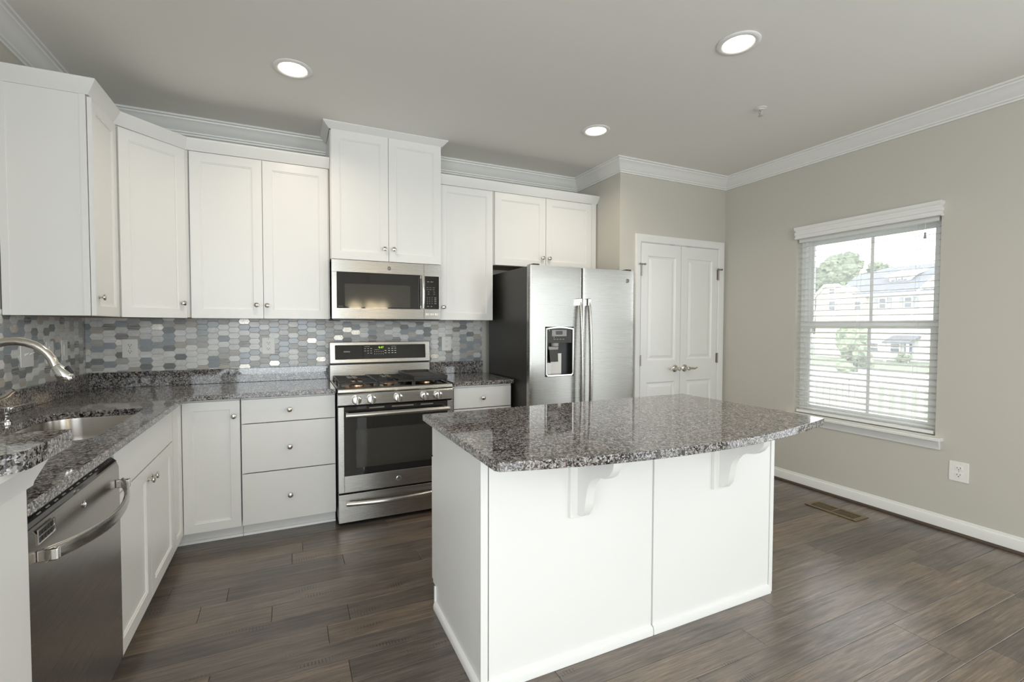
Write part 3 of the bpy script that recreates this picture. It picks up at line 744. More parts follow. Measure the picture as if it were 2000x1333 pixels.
# ------------------------------------------------------------------ microwave
MW, MH = .792, .420
mw = thing('microwave', 'stainless over-the-range microwave with a black window', 'microwave', (1.4835, -.410, 1.374))
B().m('stainless_dark').box(.003, MW - .003, .030, .398, .012, MH - .002).m('black_plastic').box(.01, MW - .01, .02, .395, -.010, .012).go('body', mw, bevel=.002)
for x in (.06, .47): B().m('stainless_dark').box(x, x + .24, .06, .30, -.014, -.0102).go('grease_filter', mw)
d = B().m('stainless')
d.box(.0, .660, .0, .028, .334, MH).box(.0, .660, .0, .028, .002, .077).box(.0, .034, .0, .028, .077, .334).box(.632, .660, .0, .028, .077, .334)
d = d.go('door', mw, bevel=.0015)
B().m('black_glass').prism(rrect(.0342, .6318, .0772, .3338, .004), .0015, .026, XZ).go('window', d)
B().m('inner_glass').prism(rrect(.088, .556, .088, .252, .010), .0003, .0012, XZ).go('viewing_pane', d)
text('lettering', 'PROFILE', .009, (.060, .0012, .090), d, 'lettering_grey')
emblem(d, .400, -.0002, .374, .0145)
hb = B().m('chrome').tube([(.645, -.030 - .014 * math.sin(math.pi * k / 10), .086 + .242 * k / 10) for k in range(11)], .0135, 14, up=(0, 1, 0)).go('handle', d)
for z in (.088, .308): B().m('chrome').box(.636, .654, -.030, .001, z, z + .018).go('handle_post', hb, bevel=.003)
c = B().m('stainless').box(.6625, MW, .0, .028, .002, MH).go('control_panel', mw, bevel=.0015)
kp = B().m('black_glass').prism(rrect(.6655, .778, .080, .330, .006), -.0014, .001, XZ).go('keypad', c)
b = B().m('lettering_grey')
b.box(.684, .700, -.0019, -.0015, .286, .290).box(.710, .732, -.0019, -.0015, .286, .290)
for z in (.243, .228): 
    for x in (.680, .702, .728): b.box(x, x + .016, -.0019, -.0015, z, z + .0022)
for z in (.210, .194):
    for x in (.690, .734): b.box(x, x + .013, -.0019, -.0015, z, z + .0025)
for z in (.164, .150, .136, .121): 
    for x in (.684, .702, .720, .741): b.box(x, x + (.0045 if x < .74 else .016), -.0019, -.0015, z, z + .0045)
b.box(.684, .698, -.0019, -.0015, .098, .1025).box(.712, .724, -.0019, -.0015, .098, .1025)
b.go('key_lettering', kp, smooth=0)
for x in (.672, .708, .744):
    for a_, w_ in ((0, .018), (.021, .007)): B().m('white_plastic').box(x + a_, x + a_ + w_, -.0014, .001, .032, .049).go('button', c)

# ------------------------------------------------------------------ refrigerator
FX, FYR, FW, FH = 2.800, -.886, .966, 1.772
fr = thing('refrigerator', 'stainless side-by-side refrigerator with an ice dispenser', 'refrigerator', (FX, FYR, 0))
B().m('charcoal_side').box(.006, FW - .006, .052, .772, .020, FH - .006).m('black_plastic').box(.02, FW - .02, .06, .74, .002, .02).go('cabinet', fr, bevel=.004)
for x in (.03, FW - .085): B().m('black_plastic').box(x, x + .055, .01, .10, FH - .0055, FH + .012).go('hinge_cover', fr, bevel=.005)
def fdoor(pieces, x0, x1):
    def yf(x):
        t = (x - x0) / (x1 - x0); e = min(x - x0, x1 - x)
        y = .0050 - .0050 * (1 - (2 * t - 1) ** 2)
        if e < .016: y += .016 - math.sqrt(max(0, .016 ** 2 - (.016 - e) ** 2))
        return y
    b = B().m('stainless_door')
    for a, c_, z0, z1 in pieces:
        xs = sorted({a, c_, *[x0 + (x1 - x0) * k / 24 for k in range(25) if a < x0 + (x1 - x0) * k / 24 < c_], *[x for x in (x0 + .002, x0 + .005, x0 + .010, x1 - .002, x1 - .005, x1 - .010) if a < x < c_]})
        b.prism([(x, yf(x)) for x in xs] + [(c_, .048), (a, .048)], z0, z1, XY)
    return b
zb = .035
dxa, dxb, dza, dzb = .128, .380, .948, 1.322
fz = fdoor([(.0, dxa, zb, FH), (dxb, .4555, zb, FH), (dxa, dxb, zb, dza), (dxa, dxb, dzb, FH)], .0, .4555).go('freezer_door', fr, smooth=30)
ff = fdoor([(.4625, FW, zb, FH)], .4625, FW).go('fridge_door', fr, smooth=30)
def fhandle(parent, x):
    n = 16
    p = [(x, -.016 - .040 * math.sin(math.pi * k / n) ** .6, .28 + 1.235 * k / n) for k in range(n + 1)]
    h = B().m('chrome').m('stainless').tube(p, .0175, 14, flat=.8, up=(0, 1, 0)).go('handle', parent)
    for z in (.262, 1.478): B().m('chrome').box(x - .014, x + .014, -.034, .010, z, z + .060).go('handle_mount', h, bevel=.006)
fhandle(fz, .418); fhandle(ff, .500)
emblem(ff, .888, .0012, 1.690, .0165)
ds = B().m('chrome')
arch = [(dxb - .004, dzb - .03)] + [(dxb - .004 - (dxb - dxa - .008) * k / 8, dzb - .012 + .012 * math.sin(math.pi * k / 8)) for k in range(9)] + [(dxa + .004, dzb - .03), (dxa + .004, dza + .02), (dxa + .02, dza + .004), (dxb - .02, dza + .004), (dxb - .004, dza + .02)]
ds.sweep(arch, [(0, -.006), (-.010, -.006), (-.010, .004), (0, .010)], lambda u, v, h: (u, h, v), closed=True)
ds = ds.go('dispenser', fz, smooth=40)
B().m('black_plastic').box(dxa, dxb, .044, .047, dza, dzb).box(dxa, dxa + .004, .006, .044, dza, dzb).box(dxb - .004, dxb, .006, .044, dza, dzb).box(dxa, dxb, .006, .044, dza, dza + .004).box(dxa, dxb, .006, .044, dzb - .004, dzb).go('recess', ds)
B().m('charcoal_side').box(dxa + .010, dxb - .010, .008, .044, 1.200, dzb - .014).go('control_face', ds)
lc = B().m('lettering_grey').box(.190, .318, .0062, .008, 1.250, 1.298).go('display_surround', ds)
B().m('black_glass').box(.224, .282, .0052, .0062, 1.262, 1.290).go('screen', lc)
b = B().m('lettering_white')
for x, z in ((.166, 1.291), (.206, 1.240)): b.box(x, x + .005, .0072, .008, z, z + .005)
b.m('lettering_grey')
for k in range(4): b.box(.205 + k * .026, .221 + k * .026, .0072, .008, 1.226, 1.230)
b.go('indicator_lettering', ds)
B().m('lettering_grey').lathe([(.030, 0), (.030, -.022), (.024, -.026)], (.228, .030, 1.199), (0, 0, 1), 20).go('spout', ds)
B().m('charcoal_side').prism([(.172, 1.150), (.246, 1.150), (.250, 1.058), (.182, 1.058)], .014, .022, XZ).m('lettering_grey').prism([(.165, 1.172), (.252, 1.172), (.248, 1.150), (.170, 1.150)], .014, .026, XZ).go('paddle', ds)
B().m('stainless').box(.162, .192, .026, .036, .962, 1.050).m('stainless_dark').box(.196, .290, .034, .040, .958, 1.12).go('drip_guide', ds)
B().m('lettering_grey').box(dxa + .016, dxb - .016, .010, .042, dza + .0045, dza + .010).go('drip_tray', ds)

# ------------------------------------------------------------------ island
IX0, IX1, IY0, IY1 = 1.822, 3.388, -2.341, -1.775
il = thing('kitchen_island', 'white kitchen island base with scrolled brackets under its worktop', 'kitchen island', (0, 0, 0))
IT = .8825
B().m('cabinet_white').box(IX0 + .020, IX1 - .020, IY0 + .020, IY1 - .06, .002, IT).go('carcass', il)
for x0_, x1_ in ((IX0, IX0 + .0195), (IX1 - .0195, IX1)):
    B().m('cabinet_white').prism([(IY0 + .0005, .001), (IY1 - .012, .001), (IY1 - .012, .100), (IY1 + .040, .100), (IY1 + .040, IT), (IY0 + .0005, IT)], x0_, x1_, YZ).go('side_panel', il, bevel=.001)
B().m('cabinet_white').box(IX0 + .020, IX1 - .020, IY1 - .058, IY1 - .020, .002, .100).go('toe_kick', il)
B().m('trim_white').box(IX0 - .008, IX0 + .012, IY1 - .0115, IY1 + .001, .001, .103).go('toe_return', il, bevel=.002)
B().m('cabinet_white').box(IX0 + .020, IX1 - .020, IY1 - .058, IY1 + .040, .102, IT).go('face_frame', il)
n = 3; w = (IX1 - IX0) / n
for k in range(n):
    d = B(Matrix.Translation((IX0 + w * (k + 1) - .002, IY1 + .0405, 0)) @ Matrix.Rotation(R(180), 4, 'Z')).m('cabinet_white').panel_slab(.003, w - .003, .112, .700, -.019, .019, [(.06, w - .06, .169, .643)], RG).go('door', il, smooth=0)
    B().m('nickel').lathe(KN, (IX0 + w * k + .05, IY1 + .0595, .64), (0, 1, 0), 16).go('knob', d)
    d = B().m('cabinet_white').box(IX0 + w * k + .003, IX0 + w * (k + 1) - .003, IY1 + .0405, IY1 + .0595, .708, .872).go('drawer', il, bevel=.0015)
    B().m('nickel').lathe(KN, (IX0 + w * (k + .5), IY1 + .0595, .79), (0, 1, 0), 16).go('knob', d)
XM = 2.617
for x0_, x1_ in ((IX0 + .030, XM - .0045), (XM + .0045, IX1 - .022)):
    B().m('cabinet_white').box(x0_, x1_, IY0 - .0015, IY0 + .0195, .001, IT).go('back_panel', il, bevel=.0015)
    B().m('trim_white').prism([(IY0 - .0018, .001), (IY0 - .016, .001), (IY0 - .016, .022), (IY0 - .012, .034), (IY0 - .0018, .040)], x0_ - .004, x1_ + (.004 if x0_ > XM else 0), YZ).go('shoe_moulding', il)
for x0_, x1_ in ((IX0 - .004, IX0 + .024), (IX1 - .020, IX1 + .003)):
    B().m('cabinet_white').box(x0_, x1_, IY0 - .0065, IY0 + .0000, .001, IT).go('corner_strip', il, bevel=.0015)
B().m('trim_white').prism([(IX0 - .0003, .001), (IX0 - .0145, .001), (IX0 - .0145, .020), (IX0 - .010, .030), (IX0 - .0003, .036)], IY0 + .001, IY1 - .012, lambda u, v, a: (u, a, v)).go('shoe_moulding', il)
cb = [(0, .594), (-.022, .595), (-.043, .622), (-.051, .662), (-.060, .710), (-.072, .735), (-.090, .757), (-.115, .773), (-.140, .779), (-.168, .785), (-.192, .802), (-.210, .828), (-.217, .855), (-.219, .8815), (0, .8815)]
for x in (2.186, 2.960):
    pl = B().m('cabinet_white').box(x, x + .105, IY0 - .0195, IY0 - .0018, .584, .8815).go('bracket', il, bevel=.0015)
    B().m('cabinet_white').prism([(IY0 - .0198 + u, v) for u, v in cb], x + .033, x + .072, YZ).go('corbel', pl, bevel=.0015, smooth=30)
it = thing('island_worktop', 'polished grey granite island worktop with a bowed front edge', 'countertop', (0, 0, 0), group='granite worktops')
x0_, x1_ = 1.770, 3.396
out = [(x1_, -1.700 - .046), (x0_, -1.700 - .046), (x0_, -2.572)]
for k in range(0, 25):
    t = k / 24; x = x0_ + .012 + (x1_ - x0_ - .016) * t
    out.append((x, -2.588 - .108 * (1 - (2 * t - 1.0) ** 2) + .012 * t))
out.append((x1_, -2.560))
B().m('granite').fill(out, [], GB, GT).go('slab', it, bevel=.003)

# ------------------------------------------------------------------ wall cabinets
UZ0, UZ1, UD = 1.374, 2.442, .307
G = 'white wall cabinets'
def ucarc(root, x0, x1, z0, z1, depth=UD):
    B().m('cabinet_white').box(x0, x1, -depth, -.007, z0 + .004, z1).m('cabinet_underside').box(x0 + .016, x1 - .016, -depth + .018, -.008, z0 + .0005, z0 + .004).m('cabinet_white').box(x0, x0 + .016, -depth, -.008, z0 + .0005, z0 + .004).box(x1 - .016, x1, -depth, -.008, z0 + .0005, z0 + .004).box(x0 + .016, x1 - .016, -depth, -depth + .018, z0 + .0005, z0 + .004).go('carcass', root, bevel=.001)
u = thing('wall_cabinet', 'white wall cabinet on the left wall, its plain end panel facing the room', 'cabinet', (0, -.948, 0), R(90), group=G)
ucarc(u, 0, .345, UZ0, UZ1, .324)
B().m('cabinet_white').box(-.005, -.0003, -.324, -.300, UZ0, UZ1).box(-.005, -.0003, -.034, -.007, UZ0, UZ1).box(-.002, -.0003, -.300, -.034, UZ0, UZ1).go('end_panel', u)
d = shaker(u, .003, .348, UZ0, UZ1 - .006, -.3465, .05); knob(d, .040, -.3465, 1.467)
u = thing('corner_wall_cabinet', 'white diagonal wall cabinet in the corner, one door', 'cabinet', (0, 0, 0), group=G)
pg = [(.007, -.007), (.007, -.600), (.322, -.600), (.618, -.318), (.634, -.307), (.634, -.007)]
B().m('cabinet_white').prism(pg, UZ0 + .004, UZ1, XY).m('cabinet_underside').prism([(.02, -.02), (.02, -.59), (.315, -.59), (.60, -.315), (.62, -.30), (.62, -.02)], UZ0 + .0005, UZ0 + .004, XY).go('carcass', u)
pa, pb = Vector((.352, -.592)), Vector((.622, -.335)); an = math.atan2(pb.y - pa.y, pb.x - pa.x); L = (pb - pa).length
MD = Matrix.Translation((pa.x, pa.y, 0)) @ Matrix.Rotation(an, 4, 'Z')
d = B(MD).m('cabinet_white').panel_slab(.002, L - .002, UZ0, UZ1 - .006, -.0005, .019, [(.054, L - .054, UZ0 + .057, UZ1 - .063)], RG).go('door', u, smooth=0)
B(MD).m('nickel').lathe(KN, (L - .034, -.0005, 1.467), (0, -1, 0), 20).go('knob', d)
u = thing('wall_cabinet', 'white two-door wall cabinet left of the microwave', 'cabinet', (.637, 0, 0), group=G)
ucarc(u, 0, .842, UZ0, UZ1)
d = shaker(u, .006, .4155, UZ0, UZ1 - .006, -.328); knob(d, .376, -.328, 1.465)
d = shaker(u, .4195, .832, UZ0, UZ1 - .006, -.328); knob(d, .440, -.328, 1.463)
u = thing('wall_cabinet', 'tall-set white two-door wall cabinet directly above the microwave', 'cabinet', (1.482, 0, 0), group=G)
ucarc(u, 0, .806, 1.799, 2.700, .373)
d = shaker(u, .006, .4005, 1.799, 2.700, -.395); knob(d, .371, -.395, 1.889)
d = shaker(u, .4035, .802, 1.799, 2.700, -.395); knob(d, .438, -.395, 1.890)
u = thing('wall_cabinet', 'white single-door wall cabinet right of the microwave', 'cabinet', (2.292, 0, 0), group=G)
ucarc(u, 0, .464, UZ0, UZ1)
d = shaker(u, .006, .457, UZ0, UZ1 - .006, -.328, .052); knob(d, .030, -.328, 1.475)
u = thing('wall_cabinet', 'short white two-door wall cabinet above the refrigerator', 'cabinet', (2.760, 0, 0), group=G)
ucarc(u, 0, 1.028, 1.834, UZ1)
d = shaker(u, .009, .492, 1.836, UZ1 - .006, -.328); knob(d, .460, -.328, 1.917)
d = shaker(u, .497, .975, 1.836, UZ1 - .006, -.328); knob(d, .527, -.328, 1.917)
B().m('cabinet_white').box(.979, 1.0275, -.326, -.307, 1.836, UZ1).go('filler', u)
CM = [(0, 2.4425), (.004, 2.4425), (.006, 2.448), (.040, 2.498), (.042, 2.510), (0, 2.510)]
tag(B().m('cabinet_white').sweep([(.001, -.950), (.332, -.950), (.332, -.602), (.622, -.318), (1.480, -.318)], CM, XY).go('cabinet_crown', smooth=25), 'white angled crown running over the cabinets left of the microwave', 'cabinet crown', 'cabinet crowns')
tag(B().m('cabinet_white').sweep([(2.290, -.318), (3.790, -.318), (3.790, -.002)], CM, XY).go('cabinet_crown', smooth=25), 'white angled crown running over the cabinets right of the microwave', 'cabinet crown', 'cabinet crowns')
CM2 = [(0, 2.7005), (.004, 2.7005), (.044, 2.738), (.045, 2.7422), (0, 2.7422)]
tag(B().m('cabinet_white').sweep([(1.480, -.108), (1.480, -.388), (2.290, -.388), (2.290, -.108)], CM2, XY).go('cabinet_crown', smooth=25), 'white crown touching the ceiling on the cabinet above the microwave', 'cabinet crown', 'cabinet crowns')

# ------------------------------------------------------------------ outlets and switches
def outlet(label, M, w=.086, h=.123, kind='duplex'):
    o = thing('wall_outlet' if kind in ('duplex', 'gfci') else 'light_switch', label, 'outlet' if kind in ('duplex', 'gfci') else 'switch', (0, 0, 0), group='white wall plates')
    o.matrix_world = M
    pl = B().m('white_plastic').prism(rrect(-w / 2, w / 2, -h / 2, h / 2, .006, 4), -.005, 0, XZ).go('plate', o, bevel=.0018)
    if kind == 'duplex':
        for z in (.0215, -.0215):
            r_ = B().m('white_plastic').prism(rrect(-.0185, .0185, z - .0155, z + .0155, .010, 5), -.0066, -.005, XZ).go('receptacle', o)
            q = B().m('slot_dark')
            for x in (-.0075, .0075): q.box(x - .0014, x + .0014, -.0070, -.0064, z - .002, z + .0075)
            q.lathe([(.0030, 0), (.0030, .0006)], (0, -.0064, z - .0085), (0, -1, 0), 10).go('slots', r_)
    elif kind == 'gfci':
        r_ = B().m('white_plastic').box(-.0175, .0175, -.0066, -.005, -.034, .034).go('receptacle', o, bevel=.001)
        q = B().m('slot_dark')
        for z in (.021, -.021):
            for x in (-.0075, .0075): q.box(x - .0012, x + .0012, -.0070, -.0065, z - .002, z + .0065)
            q.lathe([(.0028, 0), (.0028, .0006)], (0, -.0065, z - .008), (0, -1, 0), 10)
        q.go('slots', r_)
        B().m('white_plastic').box(-.010, -.001, -.0078, -.0066, -.005, .005).box(.001, .010, -.0078, -.0066, -.005, .005).go('test_buttons', r_)
    elif kind == 'toggle':
        for x in (-.023, .023):
            B().m('white_plastic').prism([(-.005, -.006), (-.022, .008), (-.022, .013), (-.005, .006)], x - .005, x + .005, YZ).go('toggle', o)
    else:
        B().m('white_plastic').prism([(-.005, -.033), (-.007, -.033), (-.009, .033), (-.005, .033)], -.016, .016, YZ).go('rocker', o)
    B().m('lettering_grey').lathe([(.0028, .0), (.0028, .0008)], (0, -.005, .051 if kind != 'duplex' else 0), (0, -1, 0), 8).go('screw', pl)
    return o
TB = lambda x, z: Matrix.Translation((x, -.0048, z))
TL = lambda y, z: Matrix.Translation((.0048, y, z)) @ Matrix.Rotation(R(90), 4, 'Z')
outlet('white duplex outlet on the tile near the corner, left of the drawers', TB(.240, 1.172))
outlet('white outlet with square face on the tile, left of the range', TB(1.069, 1.176), kind='gfci')
outlet('white outlet with square face on the tile, right of the range', TB(2.452, 1.172), kind='gfci')
outlet('white double toggle switch on the left tile wall under the gooseneck', TL(-.745, 1.177), .125, .123, 'toggle')
outlet('white rocker switch half hidden behind the gooseneck faucet', TL(-.500, 1.177), .086, .123, 'rocker')
outlet('white rocker switch on the left tile wall nearest the corner', TL(-.316, 1.180), .076, .120, 'rocker')
outlet('white duplex outlet low on the bare right wall', Matrix.Translation((XR - .0002, -2.415, .404)) @ Matrix.Rotation(R(-90), 4, 'Z'), .096, .126)

# ------------------------------------------------------------------ ceiling fittings
def can(label, x, y):
    o = thing('recessed_light', label, 'ceiling light', (x, y, CEIL), group='recessed ceiling lights')
    B().m('trim_white').lathe([(.070, -.0005), (.100, -.0005), (.100, -.004), (.096, -.007), (.080, -.009), (.074, -.006), (.070, -.002)], (0, 0, 0), (0, 0, 1), 40, cap=False).go('trim_ring', o)
    B().m('lamp_lens').lathe([(.0735, -.0012), (.0735, -.0035), (.001, -.0045)], (0, 0, 0), (0, 0, 1), 32).go('lens', o)
    area('lamp_glow', (x, y, CEIL - .012), (0, 0, 0), .14, .14, 5, (1, .86, .67), 'DISK', 150)
can('glowing recessed light above the left-hand base cabinets', 1.243, -1.016)
can('glowing recessed light nearest the refrigerator', 3.245, -1.055)
can('largest glowing recessed light, above the island', 3.266, -2.203)
o = thing('sprinkler_head', 'small white fire sprinkler head on the ceiling', 'sprinkler', (4.010, -1.783, CEIL))
B().m('trim_white').lathe([(.036, -.0005), (.036, -.003), (.018, -.007), (.016, -.010)], (0, 0, 0)).go('escutcheon', o)
B().m('chrome').lathe([(.010, -.010), (.010, -.02), (.005, -.022), (.005, -.045), (.014, -.047), (.014, -.050)], (0, 0, 0)).tube([(.010, 0, -.016), (.014, 0, -.03), (.006, 0, -.046)], .0022, 8).tube([(-.010, 0, -.016), (-.014, 0, -.03), (-.006, 0, -.046)], .0022, 8).go('head', o)
# floor register
o = thing('floor_register', 'bronze floor register set in the planks below the window', 'floor vent', (4.772, -1.864, 0))
b = frame4(B(Matrix.Rotation(R(90), 4, 'Y')).m('bronze'), -.006, -.0008, -.172, .172, -.078, .078, .026, .026, .026)
b.go('frame', o, bevel=.002)
B().m('slot_dark').box(-.053, .053, -.147, .147, .0003, .0012).go('duct', o)
b = B().m('bronze')
for k in range(24):
    y = -.143 + k * .0124; b.box(-.052, .052, y - .0022, y + .0022, .0013, .0050)
b.box(-.052, .052, -.004, .004, .0013, .0055).box(-.002, .002, -.147, .147, .0013, .0052)
b.go('grille', o)

# ------------------------------------------------------------------ blind
bl = thing('window_blind', 'white two-inch horizontal blind with a moulded valance, lowered and open', 'blind', (XR, 0, 0))
VP = [(0, 2.046), (.010, 2.046), (.013, 2.049), (.013, 2.060), (.009, 2.064), (.009, 2.074), (.014, 2.079), (.014, 2.098), (.009, 2.103), (.009, 2.112), (.015, 2.119), (.018, 2.128), (.018, 2.142), (0, 2.142)]
b = B().m('trim_white').sweep([(-2.288, 0.0), (-2.288, -.034), (-1.373, -.034), (-1.373, 0.0)], [(o_, h) for o_, h in VP], lambda u, v, h: (v - .0005, u, h))
b.go('valance', bl, smooth=25)
BY0, BY1 = WY0 + .014, WY1 - .012
B().m('trim_white').box(.008, .062, BY0, BY1, 2.022, 2.070).go('headrail', bl, bevel=.002)
b = B().m('blind_slat'); ns = 31; pit = .0443; tl = .13
for k in range(ns):
    z = .658 + k * pit
    pr = []
    for q in range(5):
        x = -.025 + .0125 * q; pr.append((x, x * tl + .0012 * (1 - (x / .025) ** 2)))
    poly = [(x + .036, z + dz + .0014) for x, dz in pr] + [(x + .036, z + dz - .0014) for x, dz in reversed(pr)]
    b.prism(poly, BY0, BY1, lambda u, v, a: (u, a, v))
b.go('slats', bl, smooth=30)
B().m('trim_white').box(.012, .060, BY0, BY1, .612, .634).go('bottom_rail', bl, bevel=.004)
for y in (BY0 + .12, (BY0 + BY1) / 2 + .02, BY1 - .10):
    B().m('blind_slat').box(.0095, .0107, y - .0008, y + .0008, .63, 2.025).box(.0615, .0627, y - .0008, y + .0008, .63, 2.025).go('ladder_cord', bl)
c = B().m('trim_white').tube([(.004, -2.205, 2.03), (.003, -2.205, 1.955)], .0014, 6).go('pull_cord', bl)
B().m('lettering_grey').lathe([(.003, .042), (.007, .038), (.005, .026), (.009, .006), (.008, 0), (.001, 0)], (.003, -2.205, 1.915), (0, 0, 1), 12).go('tassel', c)

# ------------------------------------------------------------------ outdoors
GZ = -1.70
tag(B().m('lawn').box(5.4, 140, -90, 160, GZ - .2, GZ).go('ground'), 'pale green lawn outside below the deck', 'lawn', kind='structure')
tag(B().m('asphalt').box(29, 37, -90, 160, GZ, GZ + .02).go('road'), 'pale road between the deck and the town house', 'road', kind='structure')
dk = tag(B().m('deck_board').box(5.30, 7.06, -3.2, -.86, -.16, -.10).go('deck_floor'), 'wooden deck floor outside the window', 'deck')
rl = thing('deck_railing', 'white picket deck railing seen through the lower window', 'railing', (0, 0, -.0995))
b = B().m('vinyl_white')
b.box(6.97, 7.03, -3.15, -.87, .865, .925).box(5.35, 7.03, -.93, -.87, .865, .925).go('top_rail', rl, bevel=.006)
B().m('vinyl_white').box(6.98, 7.02, -3.15, -.88, .07, .11).box(5.35, 7.02, -.92, -.88, .07, .11).go('bottom_rail', rl)
for x, y in ((7.0, -.90), (7.0, -3.0), (5.40, -.90)): B().m('vinyl_white').box(x - .05, x + .05, y - .05, y + .05, .0005, .96).go('post', rl, bevel=.004)
for k in range(20):
    y = -1.0 - k * .1; B().m('vinyl_white').box(6.985, 7.015, y - .017, y + .017, .11, .865).go('baluster', rl)
for k in range(13):
    x = 5.52 + k * .112; B().m('vinyl_white').box(x - .017, x + .017, -.915, -.885, .11, .865).go('baluster', rl)
HX = 50.0
hs = thing('town_house', 'pale two-storey town house with gables and a dormer across the road', 'house', (HX, 18, GZ))
hz = lambda z: z - GZ
hy = lambda y: y - 18
b = B().m('siding_white').box(.0, 11, hy(8.0), hy(20.9), .021, hz(4.3)).m('siding_cream').box(-.4, 11, hy(20.9), hy(25.3), .021, hz(4.3))
b.prism([(hy(20.9), hz(4.3)), (hy(25.3), hz(4.3)), (hy(24.3), hz(5.3)), (hy(23.2), hz(5.3))][::1], -.4, 3, YZ).go('wall', hs, smooth=0)
b = B().m('roof_shingle')
b.prism([(-.5, hz(4.25)), (5.6, hz(7.0)), (11.7, hz(4.25)), (11.7, hz(4.4)), (5.6, hz(7.2)), (-.5, hz(4.4))], hy(7.6), hy(22.0), lambda u, v, a: (u, a, v))
b.loft([[(-.5, hy(22.0), hz(4.25)), (5.6, hy(22.0), hz(7.2)), (11.7, hy(22.0), hz(4.25))], [(2.5, hy(25.6), hz(4.25)), (5.6, hy(25.0), hz(6.6)), (9, hy(25.6), hz(4.25))]])
b.go('roof', hs, smooth=0)
g = B().m('house_trim').tube([(-.55, hy(25.6), hz(4.15)), (-.55, hy(24.45), hz(5.35)), (-.55, hy(23.25), hz(5.35)), (-.55, hy(21.9), hz(4.1))], .13, 4).box(-.55, -.45, hy(8.0), hy(21.9), hz(4.1), hz(4.3)).go('fascia', hs, smooth=0)
b = B().m('siding_white').prism([(2.0, hz(5.05)), (2.0, hz(5.85)), (4.6, hz(6.6)), (4.6, hz(5.05))], hy(18.6), hy(20.25), lambda u, v, a: (u, a, v)).m('house_trim').prism([(1.7, hz(5.82)), (1.7, hz(5.98)), (4.9, hz(6.8)), (4.9, hz(6.66))], hy(18.35), hy(20.5), lambda u, v, a: (u, a, v)).go('dormer', hs, smooth=0)
B().m('siding_white').prism([(hy(17.0), hz(4.2)), (hy(13.4), hz(4.2)), (hy(15.2), hz(6.1))], -.3, 4, YZ).m('house_trim').tube([(-.45, hy(17.1), hz(4.2)), (-.45, hy(15.2), hz(6.2)), (-.45, hy(13.3), hz(4.2))], .14, 4).go('gable', hs, smooth=0)
def hwin(y0, y1, z0, z1, x=-.06, sh=False):
    f = B().m('house_trim').box(x - .05, x + .05, hy(y0) - .12, hy(y1) + .12, hz(z0) - .12, hz(z1) + .12).go('window', hs)
    zc = (z0 + z1) / 2
    B().m('house_glass').box(x - .07, x - .051, hy(y0), hy(y1), hz(z0), hz(zc) - .04).box(x - .07, x - .051, hy(y0), hy(y1), hz(zc) + .04, hz(z1)).go('pane', f)
    if sh:
        for a in (y0 - .42, y1 + .16): B().m('shutter_grey').box(x - .03, x + .03, hy(a), hy(a + .26), hz(z0) - .05, hz(z1) + .05).go('shutter', hs)
hwin(23.5, 24.0, 2.93, 3.78, -.46); hwin(21.3, 21.75, 2.93, 3.66, -.46)
hwin(19.5, 19.95, 3.0, 3.84, sh=True); hwin(17.6, 18.05, 3.0, 3.84, sh=True)
hwin(23.55, 24.0, 4.55, 5.0, -.46); hwin(18.4, 19.0, -.9, -.2); hwin(20.0, 20.6, -.9, -.2)
for y in (18.85, 19.3, 19.75): hwin(y, y + .28, 5.3, 5.65, 1.95)
d = B().m('house_door').box(-.10, -.001, hy(17.5), hy(18.0), .15, hz(-.15)).go('front_door', hs)
B().m('house_trim').lathe([(.13, 0), (.13, .03)], (-.10, hy(17.75), hz(-.45)), (-1, 0, 0), 12).go('wreath', d)
B().m('roof_shingle').prism([(-1.8, hz(.0)), (0, hz(.55)), (0, hz(.4)), (-1.8, hz(-.12))], hy(16.9), hy(18.9), lambda u, v, a: (u, a, v)).m('house_trim').box(-1.75, -1.6, hy(18.6), hy(18.75), .021, hz(-.1)).box(-1.75, -1.6, hy(17.0), hy(17.15), .021, hz(-.1)).go('porch', hs, smooth=0)
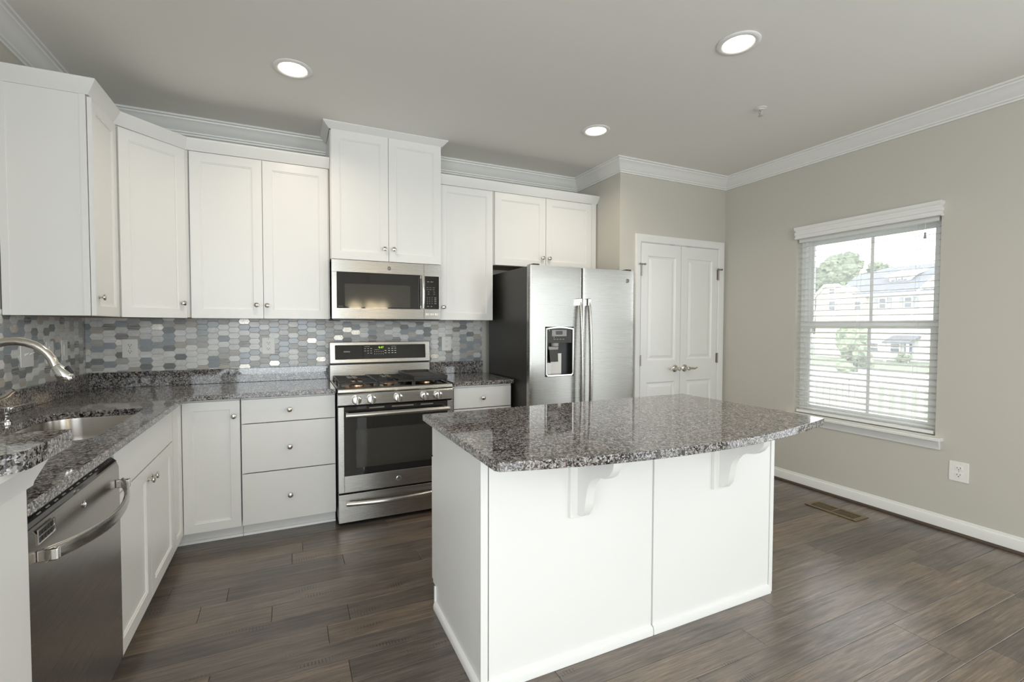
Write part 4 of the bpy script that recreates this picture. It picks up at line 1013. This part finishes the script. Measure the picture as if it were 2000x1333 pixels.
def tree(name, label, x, y, h, r, leaf, seed, trunk, group='trees outside the window', n=26):
    rg_ = random.Random(seed)
    t = thing(name, label, 'tree', (x, y, GZ), group=group)
    b = B().m(leaf)
    for k in range(n):
        a = rg_.uniform(0, 6.283); q = r * rg_.uniform(.1, .8); zz = rg_.uniform(trunk, h)
        taper = 1 - .55 * abs((zz - (trunk + h) / 2) / (h - trunk)) * 1.6
        c_ = Vector((math.cos(a) * q * taper, math.sin(a) * q * taper, zz)); s_ = r * rg_.uniform(.22, .42)
        g_ = bmesh.ops.create_icosphere(b.bm, subdivisions=3, radius=s_)
        for v in g_['verts']: v.co = c_ + v.co * rg_.uniform(.72, 1.2)
        for f in {f for v in g_['verts'] for f in v.link_faces}: f.material_index = b.mi
    b.go('crown', t, smooth=0, merge=False)
    if trunk > .05: B().m('bark').tube([(0, 0, .001), (.05, 0, trunk * .6), (0, .03, trunk + .4 * (h - trunk))], [r * .08, r * .06, r * .03], 8).go('trunk', t)
    return t
tree('leafy_tree', 'broad green tree rising behind the left end of the town house', 75, 38.2, 12.5, 4.6, 'leaf_green', 4, 3.0, n=60)
tree('leafy_tree', 'green treetop showing above the ridge of the town house', 84, 37.2, 12.2, 2.8, 'leaf_green', 9, 4.0, n=30)
tree('young_tree', 'young light green tree standing between the deck and the road', 25, 8.85, 2.75, 1.0, 'leaf_light', 14, .9, n=34)
tree('shrub', 'low rounded shrub beside the porch of the town house', 47.5, 17.0, .7, .6, 'leaf_light', 21, .05, group=None, n=12)

# chandelier over the dining table behind the photographer; its shades are mirrored in the microwave and range
ch = thing('chandelier', 'brushed nickel chandelier with white cone shades behind the photographer', 'chandelier', (2.50, -5.45, 1.55))
B().m('nickel').tube([(0, 0, .10), (0, 0, CEIL - 1.556)], .008, 8).lathe([(.05, CEIL - 1.575), (.06, CEIL - 1.5505)], (0, 0, 0)).lathe([(.01, -.02), (.03, .02), (.025, .08), (.012, .12)], (0, 0, 0)).go('stem', ch)
for k in range(5):
    a = R(20 + 72 * k); dx, dy = math.cos(a), math.sin(a)
    B().m('nickel').tube([(dx * .02, dy * .02, .03), (dx * .12, dy * .12, -.03), (dx * .22, dy * .22, .0), (dx * .27, dy * .27, .06)], .007, 8).go('arm', ch)
    B().m('shade_glow').lathe([(.085, .03), (.045, .19)], (dx * .27, dy * .27, 0), (0, 0, 1), 24, cap=False).go('lamp_shade', ch, solid=.003)
